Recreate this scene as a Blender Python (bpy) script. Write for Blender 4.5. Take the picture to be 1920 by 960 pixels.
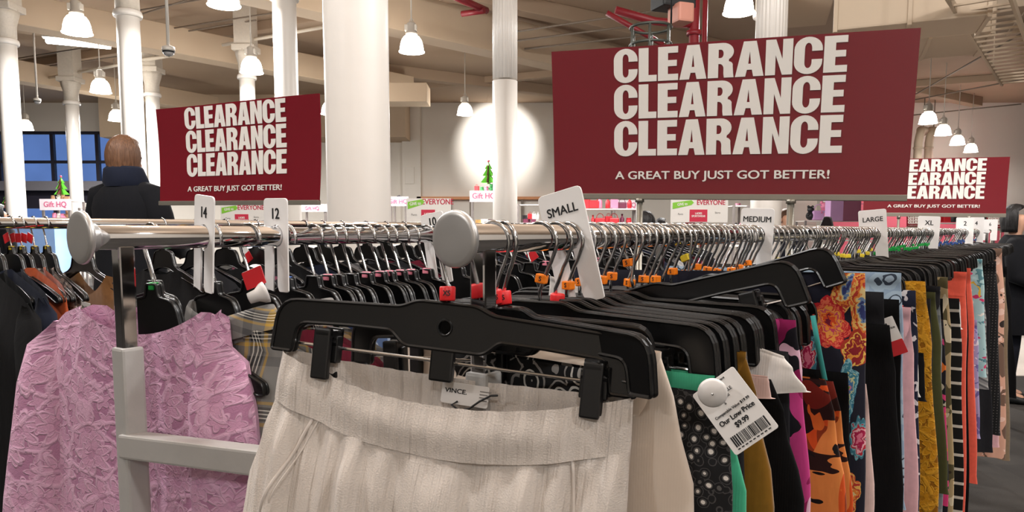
import bpy, bmesh, math, random
from mathutils import Vector, Matrix, Euler
PI = math.pi
R = math.radians
for o in list(bpy.data.objects): bpy.data.objects.remove(o)
SC = bpy.context.scene
COL = SC.collection

# ------------------------------------------------------------------ camera
F, CX, CY, PITCH = 1390.0, 960.0, 560.0, R(5.26)      # focal length in pixels of the 1920x960 frame, principal point, tilt down
CAMZ = 1.21
cam_d = bpy.data.cameras.new('camera'); cam = bpy.data.objects.new('camera', cam_d); COL.objects.link(cam)
cam.location = (0, 0, CAMZ); cam.rotation_euler = (PI/2 - PITCH, 0, 0)
cam_d.sensor_width = 36; cam_d.lens = F/1920*36; cam_d.shift_y = (CY-480)/1920; cam_d.clip_start = .05; cam_d.clip_end = 200
SC.camera = cam

def P(u, v, Y):
    "the point at depth Y seen at pixel u, v"
    xc, yc = (u-CX)/F, -(v-CY)/F
    d = Vector((xc, math.cos(PITCH)+yc*math.sin(PITCH), yc*math.cos(PITCH)-math.sin(PITCH)))
    return Vector((0, 0, CAMZ)) + d*(Y/d.y)
def tanu(u): return (u-CX)/F
def Z(v, Y): return P(CX, v, Y).z

# ------------------------------------------------------------------ colour management, world
vs = SC.view_settings
vs.view_transform = 'Standard'; vs.look = 'None'; vs.gamma = 1; vs.use_curve_mapping = False; vs.exposure = 0.2
SC.display_settings.display_device = 'sRGB'
SC.cycles.max_bounces = 8; SC.cycles.diffuse_bounces = 5; SC.cycles.glossy_bounces = 4
SC.cycles.use_denoising = True
SC.cycles.sample_clamp_indirect = 6
W = bpy.data.worlds.new('dusk'); SC.world = W; W.use_nodes = True
W.node_tree.nodes['Background'].inputs[0].default_value = (.32, .42, .60, 1)
W.node_tree.nodes['Background'].inputs[1].default_value = 1.6

WARM = (1, .985, .975)
LAMP_Z = 4.15
def area_lamp(name, x, y, z, power, size=.42, color=WARM, rot=(0, 0, 0)):
    l = bpy.data.lights.new(name, 'AREA'); l.shape = 'DISK'; l.size = size; l.energy = power; l.color = color
    o = bpy.data.objects.new(name, l); COL.objects.link(o); o.location = (x, y, z); o.rotation_euler = rot
    return o
def point_lamp(name, x, y, z, power, r=.17, color=WARM):
    l = bpy.data.lights.new(name, 'POINT'); l.shadow_soft_size = r; l.energy = power; l.color = color
    o = bpy.data.objects.new(name, l); COL.objects.link(o); o.location = (x, y, z); return o
# the sales floor's unseen pendant lamps, plus light added to brighten the clearance signs
for x, y, pw in ((-3.6, 2.6, 260), (0.5, 3.3, 175), (4.2, 2.2, 260), (2.0, 1.75, 170), (-1.9, .9, 175), (2.4, -1.2, 150), (-5.0, -2.2, 175), (6.4, -1.4, 150), (.2, -4.6, 190)):
    point_lamp('overhead_lamp_and_fill', x, y, LAMP_Z, pw)

# ------------------------------------------------------------------ node materials
def lin(c):
    return tuple(((x/255)/12.92 if x/255 <= .04045 else ((x/255+.055)/1.055)**2.4) for x in c) + (1,)
class NT:
    def __init__(s, name):
        s.m = bpy.data.materials.new(name); s.m.use_nodes = True; s.t = s.m.node_tree
        s.b = s.t.nodes['Principled BSDF']
    def n(s, kind, ins=None, **kw):
        q = s.t.nodes.new('ShaderNode'+kind)
        for k, v in kw.items(): setattr(q, k, v)
        for k, v in (ins or {}).items(): s.put(q.inputs[k], v)
        return q
    def put(s, sock, v):
        if isinstance(v, bpy.types.NodeSocket): s.t.links.new(v, sock)
        else: sock.default_value = v
    def math(s, op, a, b=0.0, c=0.0):
        q = s.n('Math', {0: a, 1: b, 2: c}, operation=op); return q.outputs[0]
    def mix(s, f, a, b, blend='MIX'):
        q = s.n('Mix', data_type='RGBA', blend_type=blend)
        s.put(q.inputs[0], f); s.put(q.inputs[6], a); s.put(q.inputs[7], b); return q.outputs[2]
    def uv(s): return s.n('TexCoord').outputs['UV']
    def obj(s): return s.n('TexCoord').outputs['Object']
    def noise(s, vec, scale, detail=2, rough=.5, dist=0):
        return s.n('TexNoise', {'Vector': vec, 'Scale': scale, 'Detail': detail, 'Roughness': rough, 'Distortion': dist})
    def voro(s, vec, scale, feature='F1', rnd=1.0):
        return s.n('TexVoronoi', {'Vector': vec, 'Scale': scale, 'Randomness': rnd}, feature=feature)
    def map(s, vec, scale=(1, 1, 1), loc=(0, 0, 0), rot=(0, 0, 0)):
        return s.n('Mapping', {'Vector': vec, 'Scale': scale, 'Location': loc, 'Rotation': rot}).outputs[0]
    def ramp(s, f, stops, interp='LINEAR'):
        q = s.n('ValToRGB', {0: f}); r = q.color_ramp; r.interpolation = interp
        while len(r.elements) < len(stops): r.elements.new(.5)
        for e, (p, c) in zip(r.elements, stops): e.position = p; e.color = c if len(c) == 4 else lin(c)
        return q.outputs[0]
    def bump(s, h, strength=.3, dist=.002):
        q = s.n('Bump', {'Height': h, 'Strength': strength, 'Distance': dist}); s.t.links.new(q.outputs[0], s.b.inputs['Normal'])
    def out(s, color=None, rough=.5, metal=0.0, spec=.5, sheen=0.0):
        if color is not None: s.put(s.b.inputs['Base Color'], color)
        s.put(s.b.inputs['Roughness'], rough); s.put(s.b.inputs['Metallic'], metal)
        s.b.inputs['Specular IOR Level'].default_value = spec
        if sheen: s.b.inputs['Sheen Weight'].default_value = sheen; s.b.inputs['Sheen Roughness'].default_value = .4
        return s.m
MATS = {}
def plain(name, c, rough=.5, metal=0.0, var=.06, spec=.5, scale=12, bump=0.0):
    if name in MATS: return MATS[name]
    k = NT(name); col = lin(c)
    nz = k.noise(k.obj(), scale, 3).outputs[0]
    d = tuple(max(0, x*(1-var)) for x in col[:3])+(1,); l = tuple(min(1, x*(1+var)) for x in col[:3])+(1,)
    if bump: k.bump(k.noise(k.obj(), scale*3, 4).outputs[0], bump, .004)
    MATS[name] = k.out(k.mix(nz, d, l), rough, metal, spec); return MATS[name]
def glow(name, c, strength):
    if name in MATS: return MATS[name]
    k = NT(name); k.out(lin(c), .6)
    k.b.inputs['Emission Color'].default_value = lin(c); k.b.inputs['Emission Strength'].default_value = strength
    MATS[name] = k.m; return k.m
def fabric(name, c, rough=.9, weave=900, wrinkle=.35, var=.14, sheen=.25):
    if name in MATS: return MATS[name]
    k = NT(name); col = lin(c); uv = k.uv()
    w = k.noise(k.map(uv, (14, 4, 1)), 3, 4).outputs[0]
    wv = k.n('TexWave', {'Vector': uv, 'Scale': weave/6.28, 'Distortion': 1.0}).outputs[1]
    h = k.math('ADD', k.math('MULTIPLY', w, 1.0), k.math('MULTIPLY', wv, .04))
    k.bump(h, wrinkle, .006)
    f = k.noise(uv, 90, 3).outputs[0]
    d = tuple(x*(1-var) for x in col[:3])+(1,); l = tuple(min(1, x*(1+var)) for x in col[:3])+(1,)
    MATS[name] = k.out(k.mix(f, d, l), rough, 0, .2, sheen*min(1, max(col[:3])*6)); return MATS[name]

M_CHROME = None
def chrome():
    k = NT('chrome'); nz = k.noise(k.obj(), 30, 3).outputs[0]
    return k.out(lin((226, 226, 228)), k.math('MULTIPLY_ADD', nz, .06, .03), 1.0)
M_CHROME = chrome()
M_STEEL = plain('polished_steel_wire', (190, 190, 190), .18, 1.0)
M_BRUSHED = None
def brushed():
    k = NT('satin_steel_cap'); v = k.map(k.obj(), (3, 3, 60))
    nz = k.noise(v, 40, 3).outputs[0]; big = k.noise(k.obj(), 40, 3).outputs[0]
    return k.out(lin((205, 203, 200)), k.math('MULTIPLY_ADD', big, .14, k.math('MULTIPLY_ADD', nz, .06, .26)), .72)
M_BRUSHED = brushed()
M_GREY = plain('grey_powder_coat', (172, 170, 167), .45, 0.0, .04, .4, 60, .04)
M_BLACK = plain('black_hanger_plastic', (13, 13, 14), .28, 0, .1, .5)
M_CLIP = plain('black_clip_plastic', (17, 17, 18), .38, 0, .1, .5)
M_WHITEP = plain('white_divider_plastic', (240, 238, 236), .4, 0, .03)
M_INK = plain('black_print', (20, 20, 22), .6)
M_RED = plain('red_size_ring', (226, 40, 44), .4); M_ORANGE = plain('orange_size_ring', (250, 132, 20), .4)
M_YELLOW = plain('yellow_size_ring', (240, 214, 60), .4); M_GREEN = plain('green_size_ring', (22, 150, 62), .4)
M_BLUE = plain('blue_size_ring', (42, 74, 134), .4); M_PINK = plain('pink_size_ring', (244, 146, 166), .4)
M_COBALT = plain('cobalt_size_ring', (36, 98, 186), .4)
M_SIGNRED = plain('sign_red_card', (114, 24, 35), .22, 0, .03, .5)
M_SIGNW = plain('sign_white_print', (232, 228, 222), .3, 0, .02)
M_FRAME = plain('sign_holder_metal', (150, 145, 134), .35, .6)
M_COLUMN = plain('white_column_paint', (222, 216, 208), .38, 0, .02, .5, 4, .25)
M_COLFLUTE = plain('white_fluted_paint', (222, 216, 208), .4, 0, .02)
M_CAPITAL = plain('capital_paint', (196, 186, 172), .6, 0, .12, .5, 30, .5)
M_WALL = plain('wall_paint', (228, 220, 208), .8, 0, .02, .3, 3)
M_CEIL = plain('ceiling_paint', (178, 155, 132), .85, 0, .05, .3, 1.5, .15)
M_BEAM = plain('beam_paint', (200, 178, 152), .8, 0, .04, .3, 2, .15)
M_DUCT = plain('duct_paint', (186, 168, 146), .7, 0, .05, .3, 2)
M_PIPE = plain('pipe_paint', (120, 106, 92), .6, 0, .1)
M_PALEPIPE = plain('pale_pipe_paint', (214, 202, 184), .6, 0, .06)
M_REDPIPE = plain('red_sprinkler_paint', (126, 24, 34), .45, 0, .06)
M_DARK = plain('dark_speaker_plastic', (24, 26, 26), .6)
M_BOWL = glow('lamp_bowl_glow', (255, 246, 232), 16.0)
M_TUBE = glow('tube_lamp_glow', (255, 250, 242), 16.0)
M_LAMPCAP = plain('lamp_housing', (206, 200, 190), .5, .1)
M_WOOD = plain('orange_wood_ledge', (206, 140, 92), .6, 0, .1)
M_PINKWALL = plain('pink_wall_panel', (214, 96, 112), .7, 0, .03)
M_NAVYFRAME = plain('dark_window_frame', (40, 38, 50), .5)
M_GLASS = None

# ------------------------------------------------------------------ mesh helpers
def prop(o, label=None, cat=None, group=None, kind=None):
    if label: o['label'] = label
    if cat: o['category'] = cat
    if group: o['group'] = group
    if kind: o['kind'] = kind
    return o
def link(name, me, mat=None, parent=None, smooth=False, loc=None, rot=None):
    if mat is not None:
        me.materials.clear()
        for q in (mat if isinstance(mat, (list, tuple)) else [mat]): me.materials.append(q)
    if smooth:
        for p in me.polygons: p.use_smooth = True
    o = bpy.data.objects.new(name, me); COL.objects.link(o)
    if parent: o.parent = parent
    if loc is not None: o.location = loc
    if rot is not None: o.rotation_euler = rot
    return o
def bm_me(bm, name='m'):
    me = bpy.data.meshes.new(name); bm.to_mesh(me); bm.free(); return me
def empty(name, loc, rz=0, label=None, cat=None, group=None, rot=None):
    o = bpy.data.objects.new(name, None); COL.objects.link(o); o.location = loc
    o.rotation_euler = rot if rot is not None else (0, 0, rz); o.empty_display_size = .05
    return prop(o, label, cat, group)
def box(bm, x0, y0, z0, x1, y1, z1, bev=0, mi=0, M=None):
    r = bmesh.ops.create_cube(bm, size=1)
    vv = r['verts']
    for v in vv:
        v.co = Vector((x0+(v.co.x+.5)*(x1-x0), y0+(v.co.y+.5)*(y1-y0), z0+(v.co.z+.5)*(z1-z0)))
    fs = list({f for v in vv for f in v.link_faces})
    for f in fs: f.material_index = mi
    if bev:
        es = list({e for v in vv for e in v.link_edges})
        q = bmesh.ops.bevel(bm, geom=es, offset=bev, segments=2, profile=.6, affect='EDGES')
        vv = list({v for f in q['faces'] for v in f.verts} | {v for v in vv if v.is_valid})
        for f in {f for v in vv for f in v.link_faces}: f.material_index = mi
    if M is not None:
        for v in vv: v.co = M @ v.co
    return vv
def boxme(*a, bev=0):
    bm = bmesh.new(); box(bm, *a, bev=bev); return bm_me(bm)
def tube(bm, pts, r, seg=8, caps=True, mi=0):
    pts = [Vector(p) for p in pts]; rings = []
    up = None; n = len(pts)
    for i, p in enumerate(pts):
        t = (pts[min(i+1, n-1)] - pts[max(i-1, 0)]).normalized()
        if up is None:
            up = Vector((0, 0, 1)) if abs(t.z) < .9 else Vector((0, 1, 0))
            a = t.cross(up).normalized()
        else:
            a = (a - t*a.dot(t)).normalized()
        b = t.cross(a)
        rr = r[i] if isinstance(r, (list, tuple)) else r
        rings.append([bm.verts.new(p + (a*math.cos(k*2*PI/seg) + b*math.sin(k*2*PI/seg))*rr) for k in range(seg)])
    for i in range(n-1):
        for k in range(seg):
            f = bm.faces.new((rings[i][k], rings[i][(k+1) % seg], rings[i+1][(k+1) % seg], rings[i+1][k])); f.smooth = True; f.material_index = mi
    if caps:
        for rg in (rings[0][::-1], rings[-1]):
            f = bm.faces.new(rg); f.material_index = mi
    return rings
def tubeme(pts, r, seg=8):
    bm = bmesh.new(); tube(bm, pts, r, seg); return bm_me(bm)
def lathe(bm, prof, seg=24, c=(0, 0, 0), mi=0, mod=None):
    rings = []
    for (r, z) in prof:
        rg = []
        for k in range(seg):
            a = 2*PI*k/seg; rr = r*(mod(a, z) if mod else 1)
            rg.append(bm.verts.new((c[0]+rr*math.cos(a), c[1]+rr*math.sin(a), c[2]+z)))
        rings.append(rg)
    for i in range(len(rings)-1):
        for k in range(seg):
            f = bm.faces.new((rings[i][k], rings[i][(k+1) % seg], rings[i+1][(k+1) % seg], rings[i+1][k])); f.smooth = True; f.material_index = mi
    for rg in (rings[0][::-1], rings[-1]):
        if (rg[0].co-rg[1].co).length > 1e-6: bm.faces.new(rg).material_index = mi
    return rings
def curve_me(splines, ext, bev=0, res=2):
    "filled 2D outlines (holes allowed) extruded to +-ext with a rounded edge: x, y plane, thickness along z"
    cu = bpy.data.curves.new('c', 'CURVE'); cu.dimensions = '2D'; cu.fill_mode = 'BOTH'
    cu.extrude = max(ext-bev, 0); cu.bevel_depth = bev; cu.bevel_resolution = res; cu.offset = -bev
    for pts in splines:
        sp = cu.splines.new('POLY'); sp.points.add(len(pts)-1); sp.use_cyclic_u = True
        for q, (x, y) in zip(sp.points, pts): q.co = (x, y, 0, 1)
    o = bpy.data.objects.new('c', cu); COL.objects.link(o)
    dg = bpy.context.evaluated_depsgraph_get(); dg.update()
    me = bpy.data.meshes.new_from_object(o.evaluated_get(dg)); bpy.data.objects.remove(o); bpy.data.curves.remove(cu)
    me.materials.clear()
    return me
def text_me(s, size, bold=0.0, sx=1.0, ext=.0002, align='CENTER', space=1.0):
    cu = bpy.data.curves.new('t', 'FONT'); cu.body = s; cu.size = size; cu.align_x = align; cu.align_y = 'CENTER'
    cu.extrude = ext; cu.space_character = space
    o = bpy.data.objects.new('t', cu); COL.objects.link(o)
    dg = bpy.context.evaluated_depsgraph_get(); dg.update()
    me = bpy.data.meshes.new_from_object(o.evaluated_get(dg)); bpy.data.objects.remove(o); bpy.data.curves.remove(cu)
    me.materials.clear()
    for v in me.vertices: v.co.x *= sx
    if bold:
        parts = []
        for k, (dx, dy) in enumerate(((0, 0), (1, 0), (-1, 0), (.5, .6), (-.5, -.6))):
            m = me.copy(); m.transform(Matrix.Translation((dx*bold*size*1.6, dy*bold*size*1.6, k*.00002))); parts.append((m, 0))
        me = join_me(parts)
    return me
STAND = Matrix.Rotation(PI/2, 4, 'X')        # xy plane -> xz plane, front face looks to -y
def stand(me):
    me.transform(STAND); return me
def rrect(x0, y0, x1, y1, r, n=4):
    pts = []
    for cx, cy, a0 in ((x1-r, y1-r, 0), (x0+r, y1-r, 90), (x0+r, y0+r, 180), (x1-r, y0+r, 270)):
        for k in range(n+1):
            a = R(a0+90*k/n); pts.append((cx+r*math.cos(a), cy+r*math.sin(a)))
    return pts
def fillet(pts, r, n=4):
    "round the corners of a polygon; r a number or one per corner"
    out = []; m = len(pts)
    for i, p in enumerate(pts):
        p = Vector(p); a = Vector(pts[i-1]); b = Vector(pts[(i+1) % m]); rr = r[i] if isinstance(r, (list, tuple)) else r
        if rr <= 0: out.append(tuple(p)); continue
        da = (a-p); db = (b-p); k = min(rr, da.length*.48, db.length*.48)
        q0 = p+da.normalized()*k; q1 = p+db.normalized()*k
        for j in range(n+1):
            t = j/n; out.append(tuple(q0*(1-t)**2 + p*2*t*(1-t) + q1*t*t))
    return out
def circle(cx, cy, r, n=20): return [(cx+r*math.cos(2*PI*k/n), cy+r*math.sin(2*PI*k/n)) for k in range(n)]
def lerpl(tab, t):
    if t <= tab[0][0]: return tab[0][1]
    for (a, va), (b, vb) in zip(tab, tab[1:]):
        if t <= b:
            k = (t-a)/(b-a); k = k*k*(3-2*k); return va+(vb-va)*k
    return tab[-1][1]
def copy_tree(o, parent=None):
    c = o.copy(); COL.objects.link(c)
    if parent: c.parent = parent
    for ch in list(o.children): copy_tree(ch, c)
    return c
def join_me(parts):
    "several meshes (mesh, material index) into one"
    bm = bmesh.new()
    for me, mi in parts:
        n0 = len(bm.faces); bm.from_mesh(me); bm.faces.ensure_lookup_table()
        for f in bm.faces[n0:]: f.material_index = mi
    return bm_me(bm)

# ------------------------------------------------------------------ the room
def structure(name, me, mat): return prop(link(name, me, mat), kind='structure')
XL, XR, YB, YF = -30, 40, -9, 27
def carpet():
    k = NT('dark_carpet'); o = k.obj()
    ch = k.n('TexChecker', {'Vector': k.map(o, (1.6, 1.6, 1.6)), 'Scale': 1.0}).outputs[1]
    fine = k.noise(o, 260, 3).outputs[0]; big = k.noise(k.map(o, (1, .25, 1)), 5, 3).outputs[0]
    c = k.mix(fine, lin((30, 29, 28)), lin((66, 63, 60))); c = k.mix(k.math('MULTIPLY', big, .5), c, lin((84, 80, 76)))
    c = k.mix(k.math('MULTIPLY', ch, .25), c, lin((36, 35, 34)))
    k.bump(fine, .5, .004); return k.out(c, .95, 0, .2)
structure('floor', boxme(XL, YB, -.2, XR, YF, 0), carpet())
# pale tiled aisle beyond the racks
structure('trim_1', boxme(3.3, 6.1, 0, 12, 9.4, .006), plain('pale_aisle_tile', (205, 196, 186), .5, 0, .05))
CZ = 5.75
structure('ceiling', boxme(XL, YB, CZ, XR, YF, CZ+.2), M_CEIL)
structure('wall_left', boxme(XL-.2, YB, 0, XL, YF, CZ), M_WALL)
structure('wall_right', boxme(XR, YB, 0, XR+.2, YF, CZ), M_WALL)
structure('wall_front', boxme(XL, YB-.2, 0, XR, YB, CZ), M_WALL)
# back wall with the shop window on its left
WX0, WX1, WZ1 = -22.5, -14.1, 4.75
bm = bmesh.new()
box(bm, XL, YF, 0, WX0, YF+.25, CZ); box(bm, WX1, YF, 0, XR, YF+.25, CZ); box(bm, WX0, YF, WZ1, WX1, YF+.25, CZ); box(bm, WX0, YF, 0, WX1, YF+.25, .5)
structure('wall_back', bm_me(bm), M_WALL)
bm = bmesh.new()
for x in (WX0, -20.4, -18.55, -16.62, -15.0, WX1-.12): box(bm, x, YF+.05, .5, x+.12, YF+.2, WZ1)
for z in (.5, 2.05, 2.55, 3.62, WZ1-.1): box(bm, WX0, YF+.06, z, WX1, YF+.19, z+.1)
box(bm, WX0, YF-.02, 2.0, WX1, YF+.18, 2.6)
structure('window_1', bm_me(bm), M_NAVYFRAME)
def glass():
    k = NT('window_glass'); k.out(lin((205, 220, 240)), .04); k.b.inputs['Transmission Weight'].default_value = 1.0; k.b.inputs['IOR'].default_value = 1.1
    return k.m
structure('window_2', boxme(WX0, YF+.1, .5, WX1, YF+.12, WZ1), glass())
# the street beyond the glass: a pale building front in the dusk
structure('trim_2', boxme(-30, 38, -1, -6, 39, 12), plain('dusk_building_front', (150, 165, 195), .8, 0, .25, .3, .6))
structure('trim_3', boxme(XL, YF-.5, 2.62, WX1-.4, YF-.3, 2.95), plain('window_ledge_grey', (120, 118, 124), .7))

# bulkheads and raised wall parts on the back wall
structure('trim_4', boxme(-13.9, YF-1.6, 4.35, -3.6, YF, CZ), M_BEAM)
structure('trim_5', boxme(-3.9, YF-.35, 0, -3.25, YF, CZ), M_WALL)

def beam(n, x0, y0, x1, y1, z0, z1, w, mat=M_BEAM):
    a = Vector((x0, y0, 0)); b = Vector((x1, y1, 0)); d = (b-a); L = d.length; ang = math.atan2(d.y, d.x)
    o = structure(f'trim_{n}', boxme(0, -w/2, z0, L, w/2, z1, bev=.02), mat)
    o.location = a; o.rotation_euler = (0, 0, ang); return o
def along(u0, v0, u1, v1, z, w, h, n, ext0=0, ext1=0, mat=M_BEAM):
    "beam whose lower edge, at height z, is seen from pixel (u0,v0) to (u1,v1)"
    def at(u, v):
        p = P(u, v, 1.0); k = (z-CAMZ)/(p.z-CAMZ); return Vector((p.x*k, k, 0))
    a, b = at(u0, v0), at(u1, v1); d = (b-a).normalized()
    a -= d*ext0; b += d*ext1
    return beam(n, a.x, a.y, b.x, b.y, z, z+h, w, mat)
along(0, 45, 452, 127, 4.85, .5, .55, 6, 6, 5)
along(37, 155, 230, 186, 4.85, .5, .5, 7, 8, 3)
along(740, 63, 923, 103, 4.85, .5, .75, 8, 7, 5)
# slab ribs
for i, (a, b) in enumerate((((-22, 9), (6, 27)), ((-14, 5.2), (16, 26)), ((-2, 6.2), (26, 25)), ((3.5, 5.5), (36, 26)))):
    beam(9+i, a[0], a[1], b[0], b[1], 5.45, CZ, .35, M_CEIL)
for i, (a, b) in enumerate((((-20, 16), (-4, 8)), ((-20, 24), (20, 4)), ((-6, 25), (30, 8)), ((6, 26), (34, 13)))):
    beam(13+i, a[0], a[1], b[0], b[1], 5.55, CZ, .25, M_CEIL)
# light stub of a soffit over the back wall
structure('trim_17', boxme(-4.2, 18.2, 4.3, -2.05, 19.0, 4.75, bev=.02), M_BEAM)
# ceiling soffits on the other side
beam(18, 3.2, 7.9, 4.75, 12.6, 4.55, CZ, .8, M_BEAM)

# ------------------------------------------------------------------ columns
def column(label, u, Y, r, fl=None, cap=True, v_ref=300):
    x = P(u, v_ref, Y).x
    e = empty('column', (x, Y, 0), 0, label, 'column', None)
    zc = 4.36
    bm = bmesh.new()
    if fl:
        z1 = fl
        lathe(bm, [(r, 0), (r, z1-.02)], 40)
        lathe(bm, [(r, z1), (r, zc)], 144, mod=lambda a, z: 1-.055*max(0, math.cos(a*24))**.6 if True else 1)
    else:
        random.seed(int(u))
        lathe(bm, [(r, 0)]+[(r*(1+random.uniform(-.004, .004)), .3*k) for k in range(1, 14)]+[(r, zc)], 40)
    link('shaft', bm_me(bm), M_COLFLUTE if fl else M_COLUMN, e)
    bm = bmesh.new()
    lathe(bm, [(r*1.22, zc-.1), (r*1.28, zc-.06), (r*1.22, zc-.02), (r*1.05, zc)], 40)
    link('neck_ring', bm_me(bm), M_COLUMN, e)
    bm = bmesh.new()
    lathe(bm, [(r*1.06, zc), (r*1.05, zc+.18), (r*1.3, zc+.36), (r*1.5, zc+.46)], 48, mod=lambda a, z: 1+.07*math.cos(8*a)*math.sin((z-zc)*14))
    box(bm, -r*1.5, -r*1.5, zc+.44, r*1.5, r*1.5, zc+.56, .02)
    box(bm, -r*1.2, -r*1.2, zc+.56, r*1.2, r*1.2, CZ)
    link('capital', bm_me(bm), M_CAPITAL, e)
    bm = bmesh.new(); lathe(bm, [(r*1.5, 0), (r*1.5, .12), (r*1.3, .2), (r*1.02, .26)], 40); link('base', bm_me(bm), M_COLUMN, e)
    return e
column('white painted column at the far left edge of the picture', 25, 12.6, .15)
column('white round column right behind the person in the black coat', 252, 11.0, .155)
column('white round column rising behind the smaller clearance sign on the left', 541, 10.2, .155)
column('thick white column with chipped paint, nearest and largest of the columns', 672, 3.5, .147)
column('white column fluted in its upper half, left of the largest clearance sign', 947, 9.3, .152, 3.05)
column('white fluted column rising behind the top of the largest clearance sign', 1439, 7.6, .15, 2.6)
column('slim distant white column in front of the shop window', 140, 18.5, .155)
column('distant white column between the person and the left clearance sign', 291, 17.4, .15)
column('distant white column hidden below by the left clearance sign', 468, 15.4, .15)
column('plain pale column standing behind the medium size divider', 1432, 11.0, .17)

# ------------------------------------------------------------------ lamps
def make_lamp():
    e = empty('pendant_lamp', (0, 0, 0))
    bm = bmesh.new(); prof = [(.2, 0), (.196, .04), (.185, .11), (.165, .18), (.13, .235), (.085, .26)]
    lathe(bm, prof, 28); link('bowl', bm_me(bm), M_BOWL, e)
    bm = bmesh.new(); lathe(bm, [(.21, -.008), (.214, 0), (.2, .008)], 28); link('rim', bm_me(bm), M_BOWL, e)
    bm = bmesh.new(); lathe(bm, [(.1, .255), (.1, .3), (.075, .32), (.075, .45), (.05, .47)], 20); box(bm, -.11, -.05, .33, .09, .05, .43, .01)
    link('ballast_housing', bm_me(bm), M_LAMPCAP, e)
    bm = bmesh.new(); tube(bm, [(0, 0, .46), (0, 0, 1.95)], .012, 6); tube(bm, [(.03*math.cos(t), 0, .5+.035*math.sin(t)) for t in [k*PI/5 for k in range(11)]], .007, 6)
    link('hanging_stem', bm_me(bm), M_LAMPCAP, e)
    return e
LAMP = None
LAMPS = [(145, 62, 'large glowing bowl lamp near the top left corner'), (472, 136, 'glowing bowl lamp above the left clearance sign'),
         (189, 173, 'glowing bowl lamp between the two columns on the left'), (772, 97, 'glowing bowl lamp just right of the thick white column'),
         (872, 215, 'small glowing bowl lamp in front of the pale back wall'), (1385, 24, 'large glowing bowl lamp above the largest clearance sign'),
         (420, 10, 'glowing bowl lamp cut off by the top edge'), (219, 226, 'glowing bowl lamp beside the head of the person in the black coat'),
         (48, 243, 'small glowing bowl lamp in front of the shop window'), (620, 236, 'small glowing lamp half hidden by the thick column'),
         (1740, 231, 'nearest of the row of four bowl lamps on the right'), (1768, 253, 'second nearest of the row of four bowl lamps on the right'),
         (1795, 271, 'third nearest of the row of four bowl lamps on the right'), (1820, 285, 'farthest of the row of four bowl lamps on the right')]
def at_height(u, v, z):
    p = P(u, v, 1.0); k = (z-CAMZ)/(p.z-CAMZ); return Vector((p.x*k, k, z))
for i, (u, v, lab) in enumerate(LAMPS):
    e = make_lamp() if LAMP is None else copy_tree(LAMP)
    if LAMP is None: LAMP = e
    z = LAMP_Z if i < 10 else 3.82
    p = at_height(u, v, z)
    if i == 9: p = P(u, v, 17); p.z = 3.82
    e.location = p; prop(e, lab, 'pendant lamp', 'pendant bowl lamps')
    point_lamp('pendant_lamp_light', p.x, p.y, p.z-.19, 45 if i < 10 else 30)
    area_lamp('pendant_lamp_downlight', p.x, p.y, p.z-.02, 330 if i < 10 else 90, .36)
# spotlight that throws the bright pool on the back wall
p = P(935, 262, 26.9)
l = bpy.data.lights.new('wall_spot_light', 'SPOT'); l.energy = 950; l.spot_size = R(64); l.spot_blend = .8; l.color = WARM; l.shadow_soft_size = .05
o = bpy.data.objects.new('wall_spot_light', l); COL.objects.link(o); o.location = (p.x, p.y-2.6, p.z+1.0)
o.rotation_euler = (Vector((p.x, p.y, p.z))-o.location).to_track_quat('-Z', 'Y').to_euler()
e = empty('spot_lamp', o.location, 0, 'small white spot lamp that lights the pale back wall', 'spot lamp')
bm = bmesh.new(); lathe(bm, [(.05, .0), (.07, .12), (.05, .3), (.02, .32)], 16); me = bm_me(bm); me.transform(Matrix.Rotation(R(70), 4, 'X')); link('housing', me, M_LAMPCAP, e, loc=(0, -.03, .06))
link('stem', tubeme([(0, -.1, .1), (0, -.1, CZ-o.location.z)], .012, 6), M_LAMPCAP, e)
# tube lamp
e = empty('tube_lamp', at_height(148, 86, 5.1), R(25), 'long glowing tube lamp under the ceiling at the left', 'tube lamp')
link('tube', boxme(-.6, -.09, 0, .6, .09, .1, bev=.03), M_TUBE, e); link('tray', boxme(-.66, -.13, .1, .66, .13, .17, bev=.01), M_LAMPCAP, e)
link('rod', tubeme([(0, 0, .17), (0, 0, CZ-5.1)], .01, 6), M_LAMPCAP, e)

# ------------------------------------------------------------------ ceiling fittings
def dome_sensor(u, v, Y, lab, r=.07):
    p = P(u, v, Y); e = empty('ceiling_camera', p, 0, lab, 'ceiling camera')
    bm = bmesh.new(); lathe(bm, [(.01, -r*.75), (r*.6, -r*.6), (r*.9, -.01)], 20); link('dome', bm_me(bm), plain('smoky_dome', (150, 148, 146), .2), e)
    bm = bmesh.new(); lathe(bm, [(r*.92, -.012), (r*.95, .006)], 20); link('band', bm_me(bm), M_DARK, e)
    bm = bmesh.new(); lathe(bm, [(r, .006), (r*.95, .05), (r*.3, .07)], 20); link('housing', bm_me(bm), M_LAMPCAP, e)
    link('stem', tubeme([(0, 0, .06), (0, 0, CZ-p.z)], .018, 8), M_LAMPCAP, e)
dome_sensor(316, 97, 8.5, 'white dome camera on a long stem between two left columns')
dome_sensor(70, 190, 15, 'small white dome camera near the left edge')
def pipe(pts, r, lab, mat=M_PIPE, name='ceiling_pipe', seg=8):
    o = prop(link(name, tubeme(pts, r, seg), mat), lab, 'pipe'); return o
def hpipe(u0, v0, u1, v1, z, r, lab, mat=M_PIPE, group=None):
    a = at_height(u0, v0, z); b = at_height(u1, v1, z); d = (b-a).normalized()
    o = pipe([a-d*.2, b], r, lab, mat)
    if group: o['group'] = group
G = 'thin conduits under the ceiling'
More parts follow.
